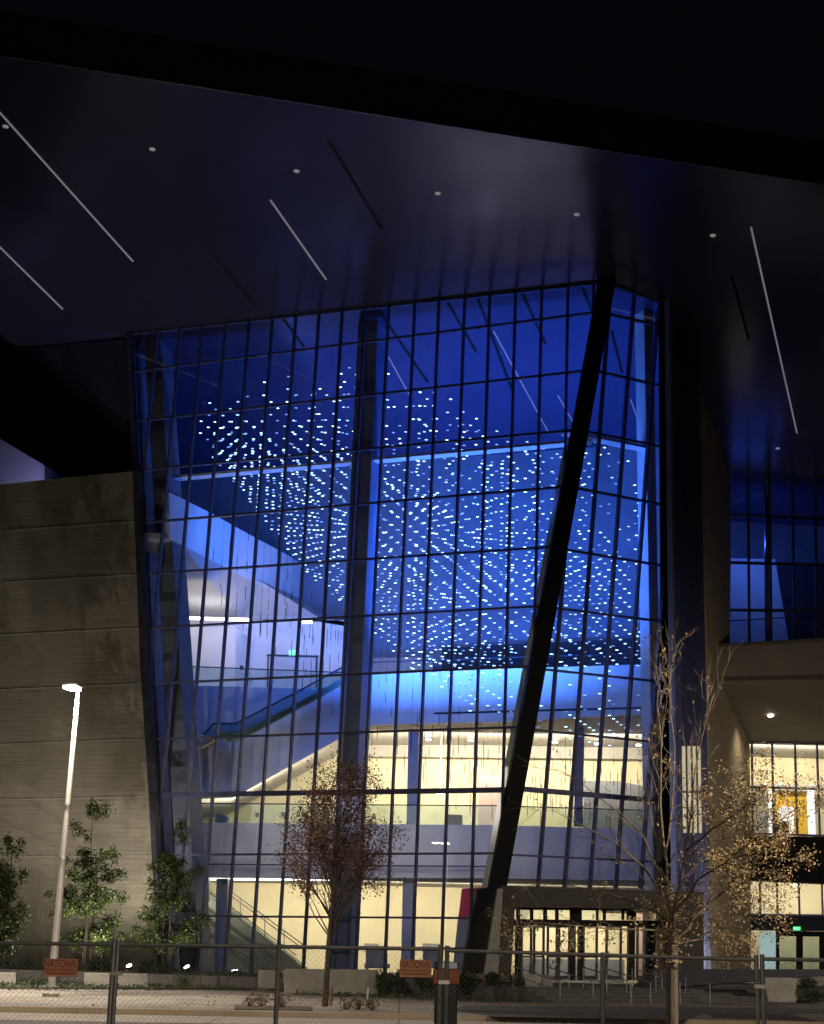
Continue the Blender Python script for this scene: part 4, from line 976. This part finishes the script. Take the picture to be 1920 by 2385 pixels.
# large half bare tree at the right, this side of the street
rnd.seed(77)
YT = 34.0
tb = aty(1568, 2400, YT); tb.z = 0
t = thing('street_tree', tb, 'large half bare tree with tan leaves on its lower right branches', 'tree')
tm = MB(); cm = MB(); tips_l = []; tips_r = []; tips_u = []
def tp(x, y, dy=0.0): return aty(x, y, YT + dy)
tm.tube([V((tb.x + .0, YT, -.05)), tp(1566, 2385), tp(1566, 2290), tp(1567, 2215), tp(1570, 2170)], [.15, .125, .115, .105, .09], 10)
P5 = dict(wob=.12, up=.03, kids=3, fwd=1.15, spread=.42)
def limb(pts, r0, r1, kids, L, dep, tips, up=.03, every=1):
    p = [tp(*q) for q in pts]; n = len(p)
    rad = [.62 * (r0 + (r1 - r0) * i / (n - 1)) for i in range(n)]
    # smooth by inserting mid points with a little jitter
    pp = [p[0]]; rr = [rad[0]]
    for i in range(1, n):
        mid = p[i - 1].lerp(p[i], .5) + rv(.03); pp += [mid, p[i]]; rr += [(rad[i - 1] + rad[i]) / 2, rad[i]]
    tm.tube(pp, rr, 7)
    PP_ = dict(P5, up=up)
    for k in range(kids):
        f = .18 + .82 * (k + rnd.random()) / kids; i = min(len(pp) - 2, int(f * (len(pp) - 1))); c = pp[i].lerp(pp[i + 1], f * (len(pp) - 1) - i)
        d = (pp[i + 1] - pp[i]).normalized() * 1.0 + rv(.55)
        branch(tm, c, d, L * rnd.uniform(.6, 1.1), max(.007, rr[i] * .45), dep, PP_, tips)
limb([(1570, 2170), (1552, 2080), (1545, 1960, .3), (1540, 1800, .3), (1530, 1640, .2), (1527, 1560, .2)], .075, .012, 16, .75, 2, tips_u, .12)
limb([(1570, 2180), (1578, 2090, -.3), (1600, 1980, -.5), (1612, 1870, -.6), (1630, 1740, -.7), (1662, 1620, -.8)], .055, .010, 12, .7, 2, tips_u, .10)
limb([(1548, 2000, .2), (1566, 1880, .6), (1572, 1740, .8), (1560, 1610, 1.0), (1552, 1540, 1.0)], .04, .008, 10, .6, 2, tips_u, .12)
limb([(1575, 2190), (1615, 2140, .4), (1665, 2095, .8), (1730, 2050, 1.0), (1800, 1990, 1.1)], .06, .012, 16, .75, 2, tips_r, .05)
limb([(1600, 1980, -.5), (1660, 1930, -.9), (1720, 1890, -1.1), (1790, 1850, -1.2)], .035, .009, 10, .65, 2, tips_r, .05)
limb([(1572, 2120), (1625, 2050, -.5), (1690, 2010, -.8), (1770, 1930, -1.0), (1845, 1900, -1.0)], .045, .010, 14, .7, 2, tips_r, .04)
limb([(1574, 2200), (1625, 2190, .2), (1680, 2170, .3), (1730, 2135, .4)], .035, .009, 9, .55, 2, tips_r, .0)
limb([(1560, 2110), (1500, 2020, -.4), (1430, 1960, -.7), (1340, 1915, -.9), (1250, 1870, -1.0)], .045, .006, 10, .75, 1, tips_l, .02)
limb([(1556, 2060), (1500, 1950, .4), (1440, 1890, .6), (1350, 1820, .8), (1270, 1780, .9)], .04, .006, 9, .7, 1, tips_l, .03)
limb([(1566, 2180), (1480, 2165, -.3), (1380, 2160, -.5), (1270, 2150, -.6), (1185, 2160, -.6)], .04, .006, 20, .55, 2, tips_l, -.01)
limb([(1564, 2150), (1490, 2110, .5), (1410, 2080, .8), (1320, 2060, 1.0), (1200, 2070, 1.1)], .036, .006, 12, .6, 1, tips_l, .0)
limb([(1558, 2090), (1510, 2060, .8), (1450, 2010, 1.3), (1390, 1985, 1.6)], .03, .006, 8, .6, 1, tips_l, .02)
for p, d in tips_r:
    sprig(cm, p, 7 if rnd.random() < .7 else 17, .15, .055)
for p, d in tips_u:
    y = proj(p)[1]; x = proj(p)[0]
    k = .30 if y > 1900 else .16
    if x > 1560 and y > 1880: k = .8
    if rnd.random() < k: sprig(cm, p, 3, .08, .07)
for p, d in tips_l:
    y = proj(p)[1]
    if rnd.random() < (.55 if y > 2120 else .12): sprig(cm, p, 3, .09, .06)
for _ in range(150):
    sprig(cm, tp(rnd.gauss(1565, 22), rnd.uniform(2080, 2260), rnd.uniform(-.3, .3)), 3, .08, .08)
tm.build('trunk', 'pale bark', t, fix=False); cm.build('crown', 'ochre leaf', t, fix=False)
print('big tree tips', len(tips_u), len(tips_r), len(tips_l))

# tree stakes
m = MB(); p = bp(770, 2343, gz(.15)); p.z = .15; m.tube([p, p + V((.01, 0, .55))], .05, 8); tag(m.build('tree_stake', 'timber'), 'short timber stake against the foot of the red leaved tree', 'stake')
m = MB(); p = bp(853, 2352, gz(.15)); p.z = .15; m.tube([p, p + V((.05, 0, .62))], .025, 8); tag(m.build('marker_post', 'pole paint'), 'thin leaning white marker post at the kerb right of the red leaved tree', 'post')

# shrubs
def shrub(x, ytop, ybase, Y, wpx, label, seed, mats=('shrub leaf', 'grass leaf'), group='dark shrubs in the planting bed', n=900, size=.10):
    rnd.seed(seed); b = aty(x, ybase, Y); g = max(.15, b.z); b.z = g; H = max(.3, zat(b.x, b.y, ytop) - g); wd = wpx * Y / 3900 / 2
    t = thing('shrub', b, label, 'shrub', group); s = MB(); c = MB()
    lumps = [(rnd.uniform(-.75, .75) * wd, rnd.uniform(-.4, .4), rnd.uniform(.35, .8) * H, rnd.uniform(.25, .45) * min(H, wd) + .08) for _ in range(7)]
    for lx_, ly_, lz, lr in lumps:
        e = b + V((lx_, ly_, lz)); s.tube([b + V((lx_ * .4, 0, 0)), e], [.02, .008], 4)
        for _ in range(n // 7): c.leaf(e + rv(1).normalized() * lr * rnd.uniform(.5, 1.1), size, 0 if rnd.random() < .8 else 1)
    s.build('stem', 'bark', t, fix=False); c.build('foliage', list(mats), t, fix=False)
for k, (x, y0, y1, Y, wp, lab) in enumerate([
    (12, 2232, 2290, 78, 50, 'dark shrub behind the planter wall at the left edge'), (62, 2232, 2292, 78, 46, 'dark shrub left of the street lamp pole in the bed'),
    (100, 2240, 2292, 77, 34, 'dark shrub directly behind the left orange sign'), (222, 2230, 2290, 78, 34, 'dark shrub above the planter wall right of the left orange sign'),
    (252, 2232, 2290, 78, 30, 'dark shrub just left of the bright flood light'), (335, 2236, 2290, 78, 40, 'dark shrub just right of the bright flood light'),
    (378, 2240, 2296, 76, 50, 'dark shrub at the foot of the evergreen by the glass edge'), (440, 2266, 2300, 74, 70, 'low dark hedge shrub under the leaning columns'),
    (505, 2268, 2301, 74, 70, 'low dark hedge shrub in front of the lobby staircase'), (568, 2268, 2302, 74, 60, 'low dark hedge shrub left of the short concrete wall end'),
    (890, 2262, 2318, 66, 44, 'dark round shrub at the right end of the long planter'), (925, 2258, 2310, 68, 36, 'dark shrub below the right orange sign'),
    (985, 2264, 2318, 66, 50, 'dark shrub just left of the payment kiosk'), (1092, 2266, 2318, 66, 46, 'dark shrub just right of the payment kiosk'),
    (1150, 2268, 2318, 66, 44, 'green dark shrub midway between kiosk and tapered block'), (1196, 2270, 2320, 66, 44, 'green dark shrub beside the tapered concrete block'),
    (1880, 2276, 2318, 68, 44, 'dark shrub right of the planter block at the right edge'), (1905, 2308, 2332, 66, 90, 'low bright green shrub at the right edge of the pavement')]):
    shrub(x, y0, y1, Y, wp, lab, 100 + k)
for k, (x, y0, y1, wp, lab) in enumerate([(580, 2336, 2349, 34, 'low reddish plant at the left end of the tree pit'), (612, 2338, 2350, 30, 'low reddish plant second from the left in the tree pit'), (655, 2338, 2350, 34, 'low reddish plant in the pit left of the tree trunk'),
                                          (805, 2340, 2352, 34, 'low reddish plant right of the red leaved tree'), (835, 2341, 2353, 30, 'low reddish plant between tree and white marker post'), (866, 2339, 2353, 28, 'low reddish plant right of the white marker post')]):
    shrub(x, y0, y1, 49.5, wp, lab, 150 + k, ('russet leaf', 'shrub leaf'), 'low reddish plants by the kerb', 160, .07)
# groundcover
rnd.seed(5); m = MB()
for _ in range(5200):
    x = rnd.uniform(690, 1235); y = rnd.uniform(2308, 2332)
    if y > lx((690, 2316), (1235, 2336), x): continue
    p = bp(x, y, gz(.20)); m.leaf(p + rv(.04), .11, 0 if rnd.random() < .6 else 1)
tag(m.build('ground_cover', ['grass leaf', 'shrub leaf'], fix=False), 'thin green ground cover in the bed before the glass hall', 'ground cover', kind='stuff')
rnd.seed(6); m = MB()
for _ in range(4200):
    x = rnd.uniform(-20, 600); y = rnd.uniform(2278, 2303); p = bp(x, y, gz(.22)); m.leaf(p + rv(.05), .12, 0)
tag(m.build('ground_cover', ['shrub leaf'], fix=False), 'dark ground cover in the bed along the tan wall', 'ground cover', kind='stuff')

rnd.seed(8); m = MB()
for _ in range(420):
    x = rnd.gauss(1100, 480); y = rnd.uniform(2322, 2349); p = bp(x, y, gz(.165)); m.leaf(p, .09, 0 if rnd.random() < .6 else 1)
tag(m.build('fallen_leaves', ['ochre leaf', 'russet leaf'], fix=False), 'dry fallen leaves scattered over the pavement', 'fallen leaves', kind='stuff')
# ================================================================ chain link fence
YF = 19.0
def fpt(x, y): return aty(x, y, YF)
def fence_panel(x0, y0, x1, y1, xm, label):
    a, b = fpt(x0, y0), fpt(x1, y1)
    t = thing('chain_link_fence', (a.x, a.y, -.1), label, 'fence', 'chain link fence panels along the street')
    d = (b - a); L = d.length; d = d.normalized(); zb_ = -.08
    m = MB(); m.tube([a, b], .021, 8); m.build('rail', 'galvanised steel', t)
    m = MB(); ab = V((a.x, a.y, zb_ + .12)); bb = V((b.x, b.y, zb_ + .12)); m.tube([ab, bb], .021, 8); m.build('rail', 'galvanised steel', t)
    for p, top in ((a, .05), (b, .05)) + (((fpt(xm, y0 + (y1 - y0) * (xm - x0) / (x1 - x0)), .03),) if xm else ()):
        m = MB(); m.tube([(p.x, p.y, zb_), (p.x, p.y, p.z + top)], .025, 8); m.build('post', 'galvanised steel', t)
    m = MB(); pitch = .062; Hh = a.z - zb_ - .12; wr = .0013
    n = int((L + Hh) / pitch)
    for i in range(n):
        s = i * pitch
        s0, z0 = (s, 0.0) if s <= L else (L, s - L); s1, z1 = (s - Hh, Hh) if s - Hh >= 0 else (0, s)
        for fl in (0, 1):
            q0 = (s0 if not fl else L - s0); q1 = (s1 if not fl else L - s1)
            m.tube([a + d * q0 + V((0, .004 * fl, -Hh + z0)), a + d * q1 + V((0, .004 * fl, -Hh + z1))], wr, 3, cap=False)
    m.build('chain_mesh', 'chain wire', t, fix=False)
    return t
fence_panel(-500, 2191, 266, 2200, None, 'chain link fence panel holding the left orange sign at the left edge')
fence_panel(275, 2200, 1026, 2211, 650, 'chain link fence panel in front of the red leaved tree')
fence_panel(1042, 2214, 1762, 2236, 1404, 'chain link fence panel before the entrance and the big tree trunk')
fence_panel(1776, 2234, 2540, 2250, None, 'chain link fence panel at the right edge of the view')
for k, (x, y) in enumerate(((271, 2268), (1034, 2288), (1769, 2298))):
    p = fpt(x, y); m = MB(); m.box(p, V((.06, 0, 0)), V((0, .035, 0)), V((0, 0, .02))); tag(m.build('fence_clamp', 'galvanised steel'), ['steel clamp joining the two fence posts left of the red leaved tree', 'steel clamp joining the fence posts in front of the payment kiosk', 'steel clamp joining the fence posts near the right edge'][k], 'clamp', 'fence clamps')
def fence_sign(x0, y0, x1, y1, label, tilt):
    pl = (V((0, YF - .04, 0)), V((0, 1, 0))); c = bp((x0 + x1) / 2, (y0 + y1) / 2, pl)
    t = thing('fence_sign', c, label, 'sign', 'orange fence hire signs')
    q = [(x0, y0), (x1, y0 + tilt), (x1 - 1, y1 + tilt), (x0 - 1, y1)]
    slab('sign_board', 'sign orange', q, pl, .006, t)
    d = bp(x1, y0 + tilt, pl) - bp(x0, y0, pl); Wd = d.length; Hh = (bp(x0, y0, pl) - bp(x0, y1, pl)).length
    up = V((0, 0, 1)); at = c + V((0, -.006, 0))
    text('lettering', 'NATIONAL', Hh * .60, at + up * Hh * .20, d, up, 'sign ink', t, 1.0 * Wd / (Hh * 3.05), .001)
    text('lettering', 'CONSTRUCTION RENTALS', Hh * .27, at - up * Hh * .16, d, up, 'sign ink', t, 1.0 * Wd / (Hh * 3.25), .001)
    m = MB(); dn = d.normalized()
    for zz in (-.335,): m.bar(at + up * Hh * zz - dn * Wd * .42, at + up * Hh * zz + dn * Wd * .42, Hh * .05, .002, up)
    m.build('rule_line', 'sign ink', t)
fence_sign(103, 2233, 182, 2275, 'faded orange sign with red letters on the fence by the street lamp', 1)
fence_sign(932, 2235, 1006, 2276, 'faded orange sign with red letters on the fence beside the payment kiosk', 1)

# payment kiosk
YK = 24.0
kp = lambda x, y, dy=0: aty(x, y, YK + dy)
k0 = kp(1042, 2385); t = thing('payment_kiosk', (k0.x, YK, 0), 'black payment kiosk with an orange band behind the fence post', 'kiosk')
zt_ = kp(1042, 2240).z; xl, xr = kp(1012, 2300).x, kp(1068, 2300).x
m = MB(); m.ext([V((xl + .01, YK, 0)), V((xr - .01, YK, 0)), V((xr - .01, YK + .34, 0)), V((xl + .01, YK + .34, 0))], (0, 0, kp(1042, 2292).z)); o = m.build('body', 'kiosk black', t); bvl(o, .015)
z0, z1 = kp(1042, 2293).z, kp(1042, 2258).z
m = MB(); m.ext([V((xl - .015, YK - .02, z0)), V((xr + .015, YK - .02, z0)), V((xr + .015, YK + .36, z0)), V((xl - .015, YK + .36, z0))], (0, 0, z1 - z0)); o = m.build('band', 'kiosk orange', t); bvl(o, .012)
m = MB(); m.ext([V((xl, YK, z1)), V((xr, YK, z1)), V((xr, YK + .3, z1)), V((xl, YK + .3, z1))], (0, 0, zt_ - z1)); o = m.build('head', 'kiosk black', t); bvl(o, .01)
m = MB(); m.box(V(((xl + xr) / 2 + .03, YK - .012, (z1 + zt_) / 2)), V((.115, 0, 0)), V((0, .008, 0)), V((0, 0, .042))); so = m.build('screen_frame', 'pole paint', t)
m = MB(); m.box(V(((xl + xr) / 2 + .03, YK - .024, (z1 + zt_) / 2)), V((.10, 0, 0)), V((0, .004, 0)), V((0, 0, .03))); m.build('screen', 'screen', so)

# ================================================================ lamps and added fills inside the building
BLUE = (.050, .185, 1.0)
def wash(row, o_, segs, wd, aim, power, spread):
    """strip washers behind the glass, in runs between the columns"""
    a, b = row_pts[row]; A_ = bp(*a, P1) + N1 * o_; B_ = bp(*b, P1) + N1 * o_; L = (B_ - A_).length
    for f0, f1 in segs:
        area_along('blue_wash_light', A_.lerp(B_, f0), A_.lerp(B_, f1), wd, aim, power * (f1 - f0), BLUE, spread)
wash(4, 1.75, ((.20, .50), (.60, .92)), .4, N1 + V((0, 0, -.10)), 4700, 165)
wash(7, 4.2, ((.42, .96),), .4, N1 * .5 + V((0, 0, 1)), 10500, 140)
WARM = (1.0, .85, .58)
a, b = row_pts[9]; A_ = bp(*a, P1) + N1 * 1.3; B_ = bp(*b, P1) + N1 * 1.3
area_along('hall_fill_light', A_.lerp(B_, .15), A_.lerp(B_, .95), 3.0, N1 + V((0, 0, -.4)), 230, (1, .86, .72), 120)  # added fill, no fixture, softens the blue on balcony and stair wall
A_ = bp(440, 2060, off(PB, 1.7)); B_ = bp(1500, 2064, off(PB, 1.7))
area_along('lobby_light', A_, B_, .5, PB[1] + V((0, 0, -.35)), 1500, WARM, 170)
A_ = bp(830, 1722, inner(97.4)); B_ = bp(1530, 1712, inner(97.4))
area_along('second_floor_light', A_ - V((0, 0, .3)), B_ - V((0, 0, .3)), .5, PB[1] + V((0, 0, -.3)), 1650, WARM, 170)
A_ = bp(440, 1915, off(PLS, .04)); B_ = bp(800, 1775, off(PLS, .04))
area_along('stair_bounce_fill', A_, B_, .4, V((0, 1, .30)), 300, WARM, 178)  # added fill standing in for bounce light under the stair
area_along('third_floor_light', V((-17, 98.0, z3 + 5.0)), V((-3, 98.0, z3 + 5.0)), .4, V((0, 1, -.12)), 280, (1, .82, .44), 170)
area_along('portal_light', fp(1200, 2125, 1.9), fp(1540, 2130, 1.9), .3, PP[1] + V((0, 0, -.5)), 260, WARM, 170)
area_along('wing_room_light', bp(1745, 1745, off(W2, .9)), bp(1990, 1752, off(W2, .9)), .4, W2[1] + V((0, 0, -.35)), 520, WARM, 170)
area_along('wing_lobby_light', bp(1745, 2066, off(W2, .9)), bp(1990, 2070, off(W2, .9)), .3, W2[1] + V((0, 0, -.4)), 300, WARM, 170)
area_along('wing_blue_light', bp(1695, 1262, off(WU, 1.0)), bp(1850, 1270, off(WU, 1.0)), .4, WU[1] + V((-.1, 0, .1)), 190, (.07, .18, 1.0), 170)
area_light('terrace_light', bp(60, 1160, off(P1, 1.2)), bp(60, 1060, off(P1, 4)), 3, .4, 70, (.42, .42, 1.0))
p = bp(1795, 1661, (e[0], nrm)); spot_light('wing_soffit_spot', p + V((0, 0, -.4)), p + V((0, .5, -5)), 260, (1, .85, .6), 150, .6, .12)
